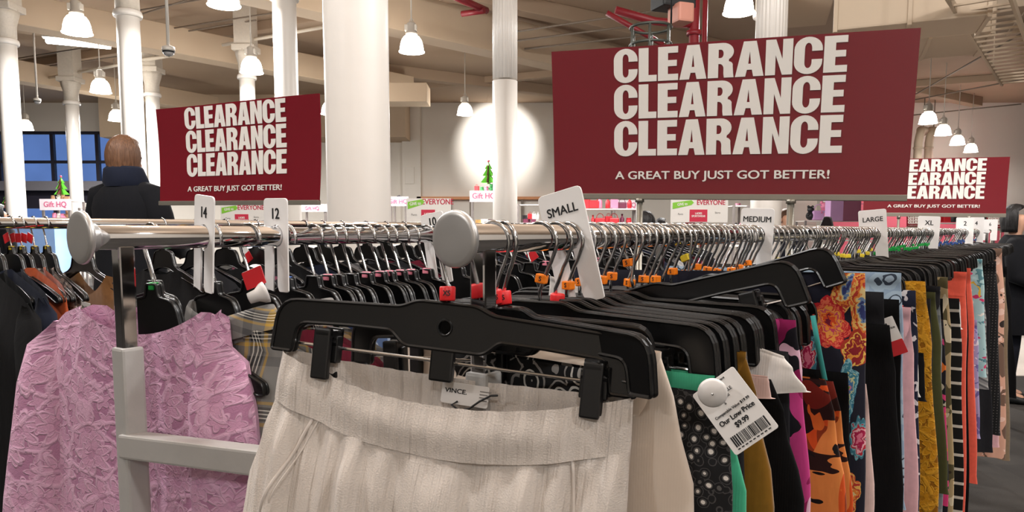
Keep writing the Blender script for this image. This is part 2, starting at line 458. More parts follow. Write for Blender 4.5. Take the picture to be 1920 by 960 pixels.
for q in ((110, 75, 350, 0), (180, 34, 480, -20), (30, 110, 480, 38), (60, 128, 225, 105), (265, 62, 540, 20)):
    hpipe(*q, 5.35, .016, 'thin dark conduit under the ceiling at the upper left', M_PIPE, G)
for q in ((95, 145, 345, 100), (345, 102, 228, 116), (430, 82, 640, 45)):
    hpipe(*q, 5.05, .035, 'pale pipe under the ceiling behind the left columns', M_PALEPIPE, 'pale ceiling pipes')
for q in ((970, 76, 1240, 42), (1000, 90, 1250, 62), (975, 58, 1230, 20)):
    hpipe(*q, 5.0, .02, 'thin dark conduit left of the black speaker cluster', M_PIPE, 'conduits near the speaker cluster')
for q in ((1700, 190, 1920, 148), (1720, 215, 1915, 195), (1720, 175, 1920, 60)):
    hpipe(*q, 4.9, .018, 'thin dark conduit under the ceiling at the upper right', M_PIPE, 'conduits at the upper right')
a = at_height(840, -12, 4.9); b = at_height(912, 20, 4.9)
pipe([a, b], .06, 'red sprinkler pipe near the top centre', M_REDPIPE, 'sprinkler_pipe')
a = at_height(866, 26, 4.85); b = at_height(908, 20, 4.85)
pipe([a, b], .05, 'short red pipe elbow below the red sprinkler pipe', M_REDPIPE, 'sprinkler_pipe')
# red riser with black speakers
Y = 8.6; x = P(1302, 40, Y).x
e = empty('sprinkler_riser', (x, Y, 0), 0, 'dark red sprinkler riser with branch pipes behind the largest clearance sign', 'sprinkler riser')
link('riser_pipe', tubeme([(0, 0, 0), (0, 0, CZ)], .058, 14), M_REDPIPE, e)
link('thin_riser', tubeme([(.13, .05, 0), (.13, .05, CZ)], .03, 10), M_REDPIPE, e)
link('branch_pipe', tubeme([(0, 0, 3.52), (-.45, -.02, 3.55), (-.9, -.06, 3.66)], .045, 10), M_REDPIPE, e)
link('branch_pipe', tubeme([(-.36, -.08, 3.28), (-1.0, -.1, 3.62)], .03, 10), M_REDPIPE, e)
bm = bmesh.new(); lathe(bm, [(.085, 0), (.085, .05)], 14, (0, 0, 2.98)); link('coupling', bm_me(bm), M_REDPIPE, e)
bm = bmesh.new(); lathe(bm, [(.085, 0), (.085, .05)], 14, (0, 0, 3.4)); link('coupling', bm_me(bm), M_REDPIPE, e)
p = P(1262, 8, 7.0)
e = empty('speaker_cluster', p, R(20), 'black speaker cluster hanging beside the red riser', 'speaker')
link('cabinet', boxme(-.17, -.12, -.05, .17, .12, .3, bev=.02), M_DARK, e); link('horn', boxme(-.06, -.2, -.2, .1, 0, -.03, bev=.02), plain('dull_pink_horn', (190, 130, 112), .6), e)
link('bracket', tubeme([(0, 0, .25), (0, 0, CZ-p.z)], .02, 6), M_DARK, e)
p = P(1220, 66, 6.4)
e = empty('ring_bracket', p, 0, 'dark open ring bracket above the largest clearance sign', 'bracket')
bm = bmesh.new()
for zz in (.06, -.08): tube(bm, [(.17*math.cos(k*PI/14), .17*math.sin(k*PI/14), zz) for k in range(29)], .012, 6)
for k in range(6): tube(bm, [(.17*math.cos(k*PI/3+.3), .17*math.sin(k*PI/3+.3), -.25), (.17*math.cos(k*PI/3+.3), .17*math.sin(k*PI/3+.3), .06)], .012, 6)
link('cage', bm_me(bm), plain('grey_green_metal', (70, 72, 66), .5, .4), e)
link('hanging_rod', tubeme([(.17, 0, .05), (.17, 0, CZ-p.z)], .008, 6), M_DARK, e)
# ducts
def duct(lab, u, v, Y, size, rz, group=None):
    p = P(u, v, Y); e = empty('air_duct', p, rz, lab, 'air duct', group)
    sx, sy, sz = size
    link('body', boxme(-sx/2, -sy/2, 0, sx/2, sy/2, sz, bev=.02), M_DUCT, e)
    bm = bmesh.new()
    for k in (-.5, 0, .5): box(bm, k*sx-.02 if k else -.02, -sy/2-.02, -.02, k*sx+.02 if k else .02, sy/2+.02, sz+.02, .005)
    link('flange', bm_me(bm), M_DUCT, e)
    bm = bmesh.new()
    for k in (-.3, .3): tube(bm, [(k*sx, 0, sz), (k*sx, 0, max(CZ-p.z, sz+.02))], .012, 6)
    link('strap', bm_me(bm), M_PIPE, e)
duct('large boxed air duct above the top right corner of the largest sign', 1700, 60, 7.6, (1.3, .7, .5), R(-24))
duct('stepped lower air duct behind the top right corner of the largest sign', 1735, 92, 9.2, (1.2, 1.2, .45), R(-24))
duct('pale air duct just below the ceiling at the far right', 1800, 50, 11, (1.4, 1.6, .4), R(-24))
for i, (u, lab) in enumerate(((1722, 'left of two curved pale duct elbows beside the four bowl lamps'), (1742, 'right of two curved pale duct elbows beside the four bowl lamps'))):
    p = P(u, 262, 24.6+i*.5); e = empty('duct_elbow', p, R(-20), lab, 'duct elbow')
    link('elbow', tubeme([(0, 0, -1.2), (0, 0, -.1)]+[(.1*math.sin(t), .35-.35*math.cos(t), .35*math.sin(t)) for t in (.3, .6, .9, 1.2, 1.57)]+[(.3, .7, .36), (.3, 1.2, .36)], .13, 16), M_DUCT, e)
    link('collar', tubeme([(0, 0, -.3), (0, 0, -.24)], .15, 16), M_DUCT, e); link('strap', tubeme([(.25, .8, .45), (.25, .8, CZ-p.z)], .015, 6), M_PIPE, e)
e = empty('cable_tray', P(1870, 70, 8.0), R(52), 'ladder cable tray under the ceiling at the top right corner', 'cable tray')
bm = bmesh.new()
for y in (-.22, .22): box(bm, -2.5, y-.015, 0, 3.2, y+.015, .07)
link('rail', bm_me(bm), M_DUCT, e)
bm = bmesh.new()
for k in range(24): box(bm, -2.45+k*.24, -.21, .01, -2.42+k*.24, .21, .03)
link('rungs', bm_me(bm), M_DUCT, e)
bm = bmesh.new()
for k in (-2, 0, 2): tube(bm, [(k, .22, .05), (k, .22, CZ-e.location.z)], .008, 6)
link('rods', bm_me(bm), M_DUCT, e)
e = empty('sprinkler_pipe', (0, 0, 0)); COL.objects.unlink(e); bpy.data.objects.remove(e)
# back wall fittings
p = P(770, 330, YF-.1)
e = empty('wall_box', (p.x, YF, p.z), 0, 'pale box on a wall pipe beside the back wall corner', 'wall box')
link('box', boxme(-.16, -.4, -.3, .16, -.22, .3, bev=.01), M_WALL, e); link('pipe', tubeme([(0, -.28, -2.4), (0, -.28, 2.1)], .06, 10), M_WALL, e)
for x0, x1, lab in ((-3.4, -1.0, 'orange wooden ledge on the back wall left of the fluted column'), (-.2, 2.6, 'orange wooden ledge on the back wall behind the small size divider')):
    e = empty('wall_ledge', ((x0+x1)/2, YF, Z(372, YF)), 0, lab, 'ledge'); w = (x1-x0)/2
    link('board', boxme(-w, -.35, -.05, w, 0, .05), M_WOOD, e)
    for k in (-.6, 0, .6): link('bracket', boxme(k*w-.04, -.25, -1.1, k*w+.04, -.17, -.05), M_PIPE, e)
structure('trim_19', boxme(10.4, 24.5, 0, 16.2, 24.8, 2.75), M_PINKWALL)
structure('trim_20', boxme(10.15, 24.4, 0, 10.4, 24.85, 2.9), M_WALL)
# ------------------------------------------------------------------ the two rails: frames
ANG = R(36.5); D = Vector((math.sin(ANG), math.cos(ANG), 0)); NV = Vector((math.cos(ANG), -math.sin(ANG), 0))
RZ = -ANG; RAILZ = 1.203; RR = .0125
RA = Vector((-.044, .60, RAILZ)); RB = Vector((-.42, .73, RAILZ)); RC = Vector((-1.10, 1.60, 1.226)); RD = Vector((3.0, 3.55, 1.2))
def tpx(u, v): return ((u-CX)/F)/(math.cos(PITCH)-(v-CY)/F*math.sin(PITCH))
def s_for(rail, u, v=445):
    t = tpx(u, v); return (t*rail.y-rail.x)/(D.x-t*D.y)
def w_for(rail, s, u, v):
    t = tpx(u, v); p = rail+D*s; return (t*p.y-p.x)/(NV.x-t*NV.y)
def z_for(rail, s, w, v): return Z(v, (rail+D*s+NV*w).y)
# ------------------------------------------------------------------ racks
def square(bm, x, y, z0, z1, w, bev=.0025): box(bm, x-w/2, y-w/2, z0, x+w/2, y+w/2, z1, bev)
def rail_mesh(L, r, steps=None):
    bm = bmesh.new()
    pr = [(0, r)] + (steps or []) + [(L, r if not steps else steps[-1][1])]
    tube(bm, [(0, y, 0) for y, q in pr], [q for y, q in pr], 28); return bm_me(bm)
def cap_mesh(r):
    bm = bmesh.new()
    lathe(bm, [(.0001, -.0062), (r*.4, -.00615), (r*.8, -.0060), (r*.94, -.0056), (r*.985, -.0044), (r, -.0026), (r*.985, -.0008), (r*.9, .0006), (.0145, .003), (.0138, .010)], 40)
    me = bm_me(bm); me.transform(Matrix.Rotation(-PI/2, 4, 'X')); return me
def rack_end(e, y, xs, sleeve_top=-.113):
    for x in xs:
        bm = bmesh.new(); square(bm, x, y, -.30, -.008, .0165, .002); link('chrome_tube', bm_me(bm), M_CHROME, e)
        bm = bmesh.new(); square(bm, x, y, -RAILZ+.05, sleeve_top, .0232, .003); link('upright', bm_me(bm), M_GREY, e)
        bm = bmesh.new(); box(bm, x-.02, y-.28, -RAILZ+.02, x+.02, y+.28, -RAILZ+.05, .004)
        for k in (-.26, .26): lathe(bm, [(.018, 0), (.018, .02)], 12, (x, y+k, -RAILZ))
        link('foot', bm_me(bm), M_GREY, e)
e = empty('clothes_rack', RB, RZ, 'chrome double-rail clothes rack with grey uprights, nearest to the camera', 'clothes rack')
off = RA-RB; ax, ay = off.dot(NV), off.dot(D)
L = 1.35
link('rail', rail_mesh(L, RR, [(.222, RR), (.224, RR*1.06), (.234, RR*1.06), (.236, RR*.9)]), M_CHROME, e)
link('rail', rail_mesh(L-ay, RR), M_CHROME, e, loc=(ax, ay, 0))
link('end_cap', cap_mesh(.0265), M_BRUSHED, e); link('end_cap', cap_mesh(.0235), M_BRUSHED, e, loc=(ax, ay, 0))
rack_end(e, .037, (0, )); rack_end(e, ay+.033, (ax, )); rack_end(e, L-.05, (0, ax))
def crossbar(y0, y1, z, tilt=0):
    bm = bmesh.new(); box(bm, .0, -.011, -.0125, math.hypot(ax, y1-y0), .011, .0125, .0025)
    o = link('crossbar', bm_me(bm), M_GREY, e, loc=(0, y0, z), rot=(0, 0, math.atan2(y1-y0, ax))); return o

crossbar(.037-.006, ay+.033-.006, -.2145); crossbar(L-.05, L-.05, -.2145); crossbar(.037, ay+.033, -1.02)
bm = bmesh.new(); lathe(bm, [(.0001, .004), (.003, .004), (.0046, .0028), (.0048, 0)], 14); me = bm_me(bm); me.transform(Matrix.Rotation(PI/2, 4, 'X'))
link('bolt', me, M_STEEL, e, loc=(.200, .0235+.055, -.2145), rot=(0, 0, .29))
e2 = empty('clothes_rack', RA+D*1.37, RZ, 'chrome single-rail clothes rack continuing behind the nearest rack towards the far right', 'clothes rack')
link('rail', rail_mesh(3.9, RR), M_CHROME, e2); rack_end(e2, .04, (0,)); rack_end(e2, 3.86, (0,))
e3 = empty('clothes_rack', RC+D*-.6, RZ, 'chrome single-rail clothes rack behind the nearest rack, holding the black coats', 'clothes rack')
link('rail', rail_mesh(4.3, RR), M_CHROME, e3); rack_end(e3, .03, (0,)); rack_end(e3, 4.25, (0,))

# ------------------------------------------------------------------ hangers
def hook_mesh(flip=1, zs=-.066, rl=.0185, wr=.0019):
    cz = RR+wr-rl; pts = []
    for k in range(15):
        a = R(195-k*(195+28)/14); pts.append((flip*rl*math.cos(a), 0, cz+rl*math.sin(a)))
    pts += [(flip*.0125, 0, cz-.018), (flip*.009, 0, cz-.024), (flip*.003, 0, -.043), (0, 0, -.049), (0, 0, zs)]
    bm = bmesh.new(); tube(bm, pts, wr, 8); return bm_me(bm)
HOOKS = {f: hook_mesh(f) for f in (1, -1)}
for q in HOOKS.values(): q.materials.append(M_STEEL)
def pants_body(h=.17):
    zt, zb = -.066, -.0875
    half = [(0, -.060), (.028, -.060), (.044, -.0665), (h*.55, -.0685), (h, -.0715), (h+.004, -.116), (h-.018, -.116), (h-.022, -.090), (h*.55, -.0875), (.052, -.087), (.038, -.0985), (0, -.0985)]
    rad = [0, .006, .006, 0, .02, .003, .003, .01, 0, .004, .006, 0]
    pts = half + [(-x, z) for x, z in half[1:-1]][::-1]; rr = rad + rad[1:-1][::-1]
    out = fillet(pts, rr, 5)
    me = stand(curve_me([out, circle(0, -.080, .0066)], .0032, .001))
    bm = bmesh.new(); bm.from_mesh(me)
    ring = [(x, 0, z) for x, z in out]
    for y in (-.0032, .0032): tube(bm, [(x, y, z) for x, _, z in ring]+[(ring[0][0], y, ring[0][2])], .0017, 6, False)
    tube(bm, [(.0066*math.cos(t), -.0032, -.080+.0066*math.sin(t)) for t in [k*PI/10 for k in range(21)]], .0010, 6, False)
    box(bm, -.011, -.004, -.125, .011, .004, -.0975, .002)
    return bm_me(bm)
def rod_mesh(h): return tubeme([(-h+.006, .0035, -.109), (h-.006, .0035, -.109)], .0014, 8)
def clip_mesh():
    bm = bmesh.new()
    box(bm, -.0085, -.0125, -.136, .0085, -.0065, -.092, .0018)
    box(bm, -.0085, .0065, -.136, .0085, .0125, -.092, .0018)
    box(bm, -.0085, -.0125, -.1, .0085, .0125, -.0935, .002)
    box(bm, -.012, -.004, -.122, .012, .005, -.0985, .0015)
    tube(bm, [(-.011, -.002, -.104), (.011, -.002, -.104)], .0035, 10)
    return bm_me(bm)
def ring_mesh(w=.0105, h=.0085, d=.009):
    bm = bmesh.new(); box(bm, -w/2, -d/2, -h/2, w/2, d/2, h/2, .0013); return bm_me(bm)
def round_ring(r=.0070, h=.012):
    bm = bmesh.new(); lathe(bm, [(r*.45, -h/2), (r*.93, -h/2), (r, -h/2+.001), (r*1.03, h/2-.001), (r*.95, h/2), (r*.5, h/2)], 18); return bm_me(bm)
ME = dict(pants=pants_body(), rod=rod_mesh(.17), clip=clip_mesh(), ring=ring_mesh(), rring=round_ring())
for k, m in (('pants', M_BLACK), ('rod', M_STEEL), ('clip', M_CLIP)):
    ME[k].materials.append(m)
    for p in ME[k].polygons: p.use_smooth = False
RINGS = {}
def ring_me(m, rnd=False):
    if (m.name, rnd) not in RINGS:
        me = (ME['rring'] if rnd else ME['ring']).copy(); me.materials.clear(); me.materials.append(m); RINGS[(m.name, rnd)] = me
    return RINGS[(m.name, rnd)]
LETTER = {}
def letter_me(s, size=.0062):
    if s not in LETTER:
        me = stand(text_me(s, size, .02, .9, .0001)); me.materials.append(M_INK); LETTER[s] = me
    return LETTER[s]
def pants_hanger(rail, s, label, group=None, ring=None, text=None, yaw=0, tilt=0, roll=0, flip=1, lift=0, clips=(-.12, .12), rnd=False, rz=-.047, dx=0):
    h = empty('pants_hanger', rail+D*s+NV*dx+Vector((0, 0, lift)), 0, label, 'clothes hanger', group)
    h.rotation_euler = Euler((tilt, roll, RZ+yaw), 'XYZ')
    def add(n, me, loc=(0, 0, 0), rot=(0, 0, 0)):
        o = bpy.data.objects.new(n, me); COL.objects.link(o); o.parent = h; o.location = loc; o.rotation_euler = rot; return o
    add('hook', HOOKS[flip]); add('bar', ME['pants']); add('rod', ME['rod'])
    for c in clips: add('clip', ME['clip'], (c, 0, 0))
    if ring:
        g = add('size_ring', ring_me(ring, rnd), (flip*.002, 0, rz), (0, R(random.uniform(-12, 12)), R(random.uniform(-20, 20))))
        if text:
            t = bpy.data.objects.new('lettering', letter_me(text)); COL.objects.link(t); t.parent = g
            if rnd: t.location = (.0078*math.sin(R(32)), -.0078*math.cos(R(32)), 0); t.rotation_euler = (0, 0, R(32))
            else: t.location = (0, -.0047, 0)
    return h
def top_body(h=.2):
    half = [(0, -.052), (.010, -.052), (.013, -.066), (.038, -.070), (.046, -.078), (.056, -.104), (.075, -.113), (h*.8, -.137), (h, -.152), (h+.002, -.163), (h-.01, -.164), (h*.75, -.148), (.075, -.128), (.03, -.112), (0, -.110)]
    rad = [0, .002, .004, .006, .006, .012, 0, 0, .008, .004, .004, 0, 0, .01, 0]
    pts = half+[(-x, z) for x, z in half[1:-1]][::-1]; rr = rad+rad[1:-1][::-1]
    out = fillet(pts, rr, 4)
    me = stand(curve_me([out], .003, .001)); bm = bmesh.new(); bm.from_mesh(me)
    for y in (-.0035, .0035): tube(bm, [(x, y, z) for x, z in out]+[(out[0][0], y, out[0][1])], .0016, 6, False)
    me = bm_me(bm); me.materials.append(M_BLACK); return me
ME['top'] = top_body()
def top_hanger(rail, s, label, group=None, ring=None, yaw=0, flip=-1, roll=0, tilt=0, lift=0, text=None, rz=-.054):
    h = empty('top_hanger', rail+D*s+Vector((0, 0, lift)), 0, label, 'clothes hanger', group); h.rotation_euler = Euler((tilt, roll, RZ+yaw), 'XYZ')
    for n, me in (('hook', HOOKS[flip]), ('body', ME['top'])):
        o = bpy.data.objects.new(n, me); COL.objects.link(o); o.parent = h
    if ring:
        o = bpy.data.objects.new('size_ring', ring_me(ring)); COL.objects.link(o); o.parent = h; o.location = (0, 0, rz); o.rotation_euler = (0, 0, R(random.uniform(-15, 15)))
        if text:
            t = bpy.data.objects.new('lettering', letter_me(text)); COL.objects.link(t); t.parent = o; t.location = (0, -.0047, 0)
    return h

# ------------------------------------------------------------------ cloth
def cloth(name, mat, parent=None, hl=((0, .15), (1, .16)), hr=((0, .15), (1, .16)), zt=lambda x: -.118, zb=-.8, th=((0, .008), (1, .014)), amp=((0, .0015), (.2, .006), (1, .01)),
          nf=5, seed=1, cols=72, rows=26, sagf=0.0, sagb=0.0, cap=True, fine=(0, 0), follow=False, hemwave=.004, ease=1.0, open_top=None, pinch=None, loc=None, rot=None):
    """a hanging sleeve of cloth: an oval tube, x along the hanger, front towards -y, folds deepening downwards"""
    rnd = random.Random(seed); ph = [rnd.uniform(0, 6.28) for _ in range(8)]; fr = [nf*rnd.uniform(.7, 1.3), nf*rnd.uniform(1.6, 2.4)]
    bm = bmesh.new(); uvl = bm.loops.layers.uv.new('UVMap'); grid = []; pos = {}
    for j in range(rows+1):
        t = (j/rows)**ease; row = []
        l, r = lerpl(hl, t), lerpl(hr, t); tk = lerpl(th, t); am = lerpl(amp, t)
        for i in range(cols):
            a = 2*PI*i/cols; c, sn = math.cos(a), math.sin(a)
            xn = math.copysign(abs(c)**.85, c); x = xn*(r if xn > 0 else l)
            ssn = math.copysign(abs(sn)**.7, sn); front = sn < 0
            q = 0 if front else 3
            f = am*(math.sin(x*100*fr[0]/10+ph[q]+1.2*math.sin(t*2+ph[6]))+.5*math.sin(x*100*fr[1]/10+ph[q+1]+t*1.5))
            f += fine[1]*max(.25, 1-1.1*t)*(1 if follow else min(1, t/.03))*math.sin(x*fine[0]+ph[q+2]+2.5*math.sin(x*23+ph[q])+t*3*math.sin(x*31))
            ot = 1.0 if open_top is None else lerpl(((0, open_top(x)), (.12, 1.0)), t)
            y = tk*ot*ssn + f*min(1, abs(sn)*1.6)
            if pinch: y *= 1-sum(.66*math.exp(-((x-px_)/.017)**2) for px_ in pinch[0])*max(0, 1-t/pinch[1])
            top = zt(x) - (sagf if front else sagb)*(1-min(1, xn*xn))
            z = top + ((zb-zt(x) if follow else zb-top)+hemwave*math.sin(x*40+ph[7]))*t
            v = bm.verts.new((x, y, z)); pos[v] = (x + (0 if front else 1.7), z); row.append(v)
        grid.append(row)
    for j in range(rows):
        for i in range(cols):
            k = (i+1) % cols
            f = bm.faces.new((grid[j][i], grid[j+1][i], grid[j+1][k], grid[j][k])); f.smooth = True
            vv = [grid[j][i], grid[j+1][i], grid[j+1][k], grid[j][k]]
            for lp in f.loops: lp[uvl].uv = pos[lp.vert]
            us = [lp[uvl].uv.x for lp in f.loops]
            if max(us)-min(us) > .9:
                for lp in f.loops:
                    if lp[uvl].uv.x > .85: lp[uvl].uv.x -= 1.7
    if cap:
        try:
            f = bm.faces.new([v for v in grid[1]][::-1])
            for lp in f.loops: lp[uvl].uv = pos[lp.vert]
        except ValueError: pass
    return link(name, bm_me(bm), mat, parent, False, loc, rot)

def rotz(e, rail, s, yaw=0, dz=0, tilt=0):
    e.location = rail+D*s+Vector((0, 0, dz)); e.rotation_euler = Euler((tilt, 0, RZ+yaw), 'XYZ'); return e

# ---- pattern materials (UV in metres on the cloth)
def pat(name, fn, rough=.85, wrinkle=.35, sheen=.15):
    if name in MATS: return MATS[name]
    k = NT(name); uv = k.uv(); col = fn(k, uv)
    h = k.noise(k.map(uv, (14, 4, 1)), 3, 4).outputs[0]
    if isinstance(col, tuple): col, extra = col; h = k.math('ADD', h, extra)
    k.bump(h, wrinkle, .006); MATS[name] = k.out(col, rough, 0, .3, sheen); return MATS[name]
def blotch(base, layers):
    def fn(k, uv):
        c = lin(base); 
        for i, (sc, th, colr, stretch) in enumerate(layers):
            w = k.map(uv, (1, 1/stretch, 1), (i*3.1, i*1.7, 0))
            n = k.noise(w, sc, 2, .5, .6).outputs[0]
            m = k.math('GREATER_THAN', n, th); c = k.mix(m, c, lin(colr))
        return c
    return fn
def rings_pat(base, scale, stops, warp=.4, rnd=.8):
    def fn(k, uv):
        n = k.noise(uv, scale*1.3, 2).outputs[1]
        v = k.n('VectorMath', {0: uv, 1: k.n('VectorMath', {0: n, 3: warp/scale}, operation='SCALE').outputs[0]}, operation='ADD').outputs[0]
        d = k.voro(v, scale, 'F1', rnd).outputs[0]
        return k.ramp(d, stops, 'CONSTANT')
    return fn
def stripes(cols, period, ang=0):
    def fn(k, uv):
        x = k.n('SeparateXYZ', {0: k.map(uv, (1, 1, 1), (0, 0, 0), (0, 0, ang))}).outputs[1]
        f = k.math('FRACT', k.math('MULTIPLY', x, 1/period)); return k.ramp(f, cols, 'CONSTANT')
    return fn
def plaid_fn(k, uv):
    s = k.n('SeparateXYZ', {0: uv}); out = []
    base = lin((112, 110, 107))
    def bands(x, lst, period):
        f = k.math('FRACT', k.math('MULTIPLY', x, 1/period))
        return k.ramp(f, lst, 'CONSTANT')
    w = (228, 224, 214); bk = (32, 32, 34); g = (112, 110, 107); ye = (178, 144, 66); dk = (70, 69, 70)
    st = [(0, g), (.30, dk), (.42, g), (.55, ye), (.60, g), (.62, bk), (.65, w), (.665, bk), (.70, w), (.715, bk), (.75, w), (.765, bk), (.80, g), (.83, ye), (.87, g)]
    a = bands(s.outputs[0], st, .08); b = bands(s.outputs[1], st, .08)
    return k.mix(.5, a, b)
def lace(name, base, deep, hi):
    k = NT(name); uv = k.uv()
    n = k.noise(uv, 24, 2).outputs[1]
    v = k.n('VectorMath', {0: uv, 1: k.n('VectorMath', {0: n, 3: .014}, operation='SCALE').outputs[0]}, operation='ADD').outputs[0]
    def blossoms(sc, pet, off):
        w = k.map(v, (1, 1, 0), (off, off*.7, 0)); vo = k.n('TexVoronoi', {'Vector': w, 'Scale': sc, 'Randomness': .85}, voronoi_dimensions='2D')
        dv = k.n('VectorMath', {0: w, 1: vo.outputs['Position']}, operation='SUBTRACT').outputs[0]
        q = k.n('SeparateXYZ', {0: dv}); an = k.math('ARCTAN2', q.outputs[1], q.outputs[0])
        rnd = k.n('SeparateXYZ', {0: vo.outputs['Color']}).outputs[0]
        wob = k.math('ABSOLUTE', k.math('SINE', k.math('ADD', k.math('MULTIPLY', an, pet/2), k.math('MULTIPLY', rnd, 6.28))))
        rho = k.math('MULTIPLY', vo.outputs['Distance'], k.math('SUBTRACT', 1.5, k.math('MULTIPLY', wob, .75)))
        body = k.n('MapRange', {0: rho, 1: .40, 2: .46, 3: 1.0, 4: 0.0}).outputs[0]
        rim = k.n('MapRange', {0: k.math('ABSOLUTE', k.math('SUBTRACT', rho, .42)), 1: .03, 2: .07, 3: 1.0, 4: 0.0}).outputs[0]
        vein = k.math('MULTIPLY', body, k.n('MapRange', {0: wob, 1: 0.0, 2: .22, 3: 1.0, 4: 0.0}).outputs[0])
        eye = k.n('MapRange', {0: vo.outputs['Distance'], 1: .10, 2: .14, 3: 1.0, 4: 0.0}).outputs[0]
        return body, rim, vein, eye
    b1, r1, v1, e1 = blossoms(22, 7, 0); b2, r2, v2, e2 = blossoms(50, 5, 3.3)
    cord = k.voro(v, 19, 'DISTANCE_TO_EDGE').outputs[0]
    cordm = k.n('MapRange', {0: cord, 1: .02, 2: .06, 3: 1.0, 4: 0.0}).outputs[0]
    cell = k.voro(uv, 260, 'DISTANCE_TO_EDGE').outputs[0]
    net = k.n('MapRange', {0: cell, 1: 0.0, 2: .12, 3: 1.0, 4: 0.0}).outputs[0]
    body = k.math('MAXIMUM', b1, k.math('MULTIPLY', b2, .8)); rim = k.math('MAXIMUM', k.math('MAXIMUM', r1, k.math('MULTIPLY', r2, .8)), cordm); dent = k.math('MAXIMUM', v1, e1)
    h = k.math('ADD', k.math('MULTIPLY', body, .9), k.math('ADD', k.math('MULTIPLY', rim, .9), k.math('MULTIPLY', net, .15)))
    h = k.math('SUBTRACT', h, k.math('MULTIPLY', dent, .6)); h = k.math('ADD', h, k.math('MULTIPLY', k.noise(uv, 300, 3).outputs[0], .25))
    k.bump(h, .6, .0020)
    c = k.mix(body, lin(deep), lin(base)); c = k.mix(k.math('MULTIPLY', rim, .7), c, lin(hi)); c = k.mix(k.math('MULTIPLY', dent, .5), c, lin(deep))
    return k.out(c, .85, 0, .2, .15)
M_LACE = lace('lilac_lace', (210, 160, 190), (180, 128, 160), (222, 180, 206))
M_MLACE = lace('mustard_lace', (204, 142, 30), (150, 96, 16), (222, 164, 50))
M_PLAID = pat('grey_plaid_wool', plaid_fn, .9)
def crepe():
    k = NT('ivory_crepe'); uv = k.uv()
    w = k.noise(k.map(uv, (95, 5, 1)), 1.0, 3, .55).outputs[0]; w2 = k.noise(k.map(uv, (20, 9, 1)), 1.0, 3).outputs[0]; wv = k.noise(uv, 700, 2).outputs[0]
    k.bump(k.math('ADD', k.math('ADD', w, k.math('MULTIPLY', w2, 1.2)), k.math('MULTIPLY', wv, .08)), .9, .008)
    return k.out(k.mix(w, lin((206, 197, 188)), lin((217, 208, 200))), .75, 0, .3, .1)
C_CREAM = crepe()
C_CREAM2 = fabric('cream_ponte', (224, 208, 192), .85, 900, .15, .02)
C_BLACK = fabric('black_knit', (13, 13, 15), .9, 900, .3)
C_CHAR = fabric('charcoal_cloth', (40, 40, 44), .9, 900, .3)
C_NAVY = fabric('navy_wool', (26, 31, 46), .92, 900, .2)
C_GREEN = fabric('mint_green_cloth', (72, 178, 138), .8, 900, .3)
C_MUST = fabric('mustard_corduroy', (134, 94, 26), .85, 300, .3, .2, .5)
C_BLUSH = fabric('blush_cloth', (228, 196, 190), .8, 900, .2)
C_WHITE = fabric('white_cotton', (226, 222, 218), .8, 900, .3)
C_PINK = fabric('pale_pink_wool', (226, 176, 182), .95, 300, .3, .16, .5)
C_CORAL = fabric('coral_cloth', (236, 98, 78), .8, 900, .3)
C_RUST = fabric('rust_satin', (172, 76, 36), .55, 900, .4)
C_BROWN = fabric('camel_cloth', (126, 86, 46), .8, 900, .2)
C_MAROON = fabric('maroon_velvet', (104, 22, 42), .85, 900, .3)
C_OLIVE = fabric('olive_cloth', (78, 80, 48), .85, 900, .3)
C_GREYB = fabric('grey_beige_knit', (150, 146, 138), .9, 300, .3)
C_BLUE = fabric('mid_blue_cloth', (62, 98, 158), .8, 900, .25)
C_LAV = fabric('lavender_cotton', (172, 158, 198), .85, 900, .3)
C_DENIM = pat('washed_denim', blotch((92, 116, 160), [(60, .56, (170, 186, 210), 1), (28, .62, (44, 60, 100), 1)]))
C_YEL = fabric('amber_cloth', (222, 166, 60), .8, 900, .3)
P_BW = pat('black_white_medallion', rings_pat(0, 37, [(0, (230, 226, 218)), (.1, (24, 24, 26)), (.17, (190, 186, 180)), (.24, (24, 24, 26)), (.36, (210, 206, 198)), (.42, (20, 20, 22)), (.56, (150, 146, 142)), (.62, (22, 22, 24))], .3))
P_DOT = pat('black_grey_circles', rings_pat(0, 115, [(0, (224, 218, 210)), (.22, (90, 88, 86)), (.33, (26, 26, 28)), (.5, (70, 68, 68)), (.56, (24, 24, 26))], .25))
P_MAG = pat('magenta_floral', blotch((22, 20, 30), [(17, .50, (150, 28, 90), 1.4), (22, .54, (206, 66, 140), 2), (26, .62, (236, 190, 214), 1.5), (16, .66, (70, 16, 36), 1)]))
P_TROP = pat('orange_black_tropical', blotch((150, 60, 28), [(17, .5, (222, 88, 34), 1.6), (24, .58, (238, 146, 76), 2.5), (14, .55, (44, 18, 16), .5), (30, .60, (20, 14, 16), .7), (19, .62, (120, 36, 24), 1), (40, .66, (232, 120, 50), 2)]))
P_LBLUE = pat('light_blue_swirl', rings_pat(0, 40, [(0, (176, 196, 214)), (.3, (60, 70, 86)), (.38, (168, 190, 208)), (.6, (150, 172, 196))], .5))
P_CAMO = pat('tan_camouflage', blotch((186, 164, 124), [(20, .54, (92, 84, 56), 1.3), (26, .6, (226, 212, 182), 1.6), (18, .66, (58, 48, 36), 1.2)]))
P_PCAMO = pat('pink_camouflage', blotch((212, 164, 142), [(16, .56, (112, 88, 74), 1.3), (22, .62, (232, 196, 180), 1), (14, .66, (50, 38, 34), 1.4)]))
P_STRIPE = pat('black_white_bars', stripes([(0, (20, 20, 22)), (.62, (214, 208, 200)), (.82, (20, 20, 22))], .035))
P_AQUA = pat('aqua_floral', blotch((172, 206, 208), [(30, .6, (92, 140, 150), 1), (24, .66, (214, 60, 110), 1), (34, .68, (236, 232, 222), 1), (20, .7, (230, 190, 70), 1)]))
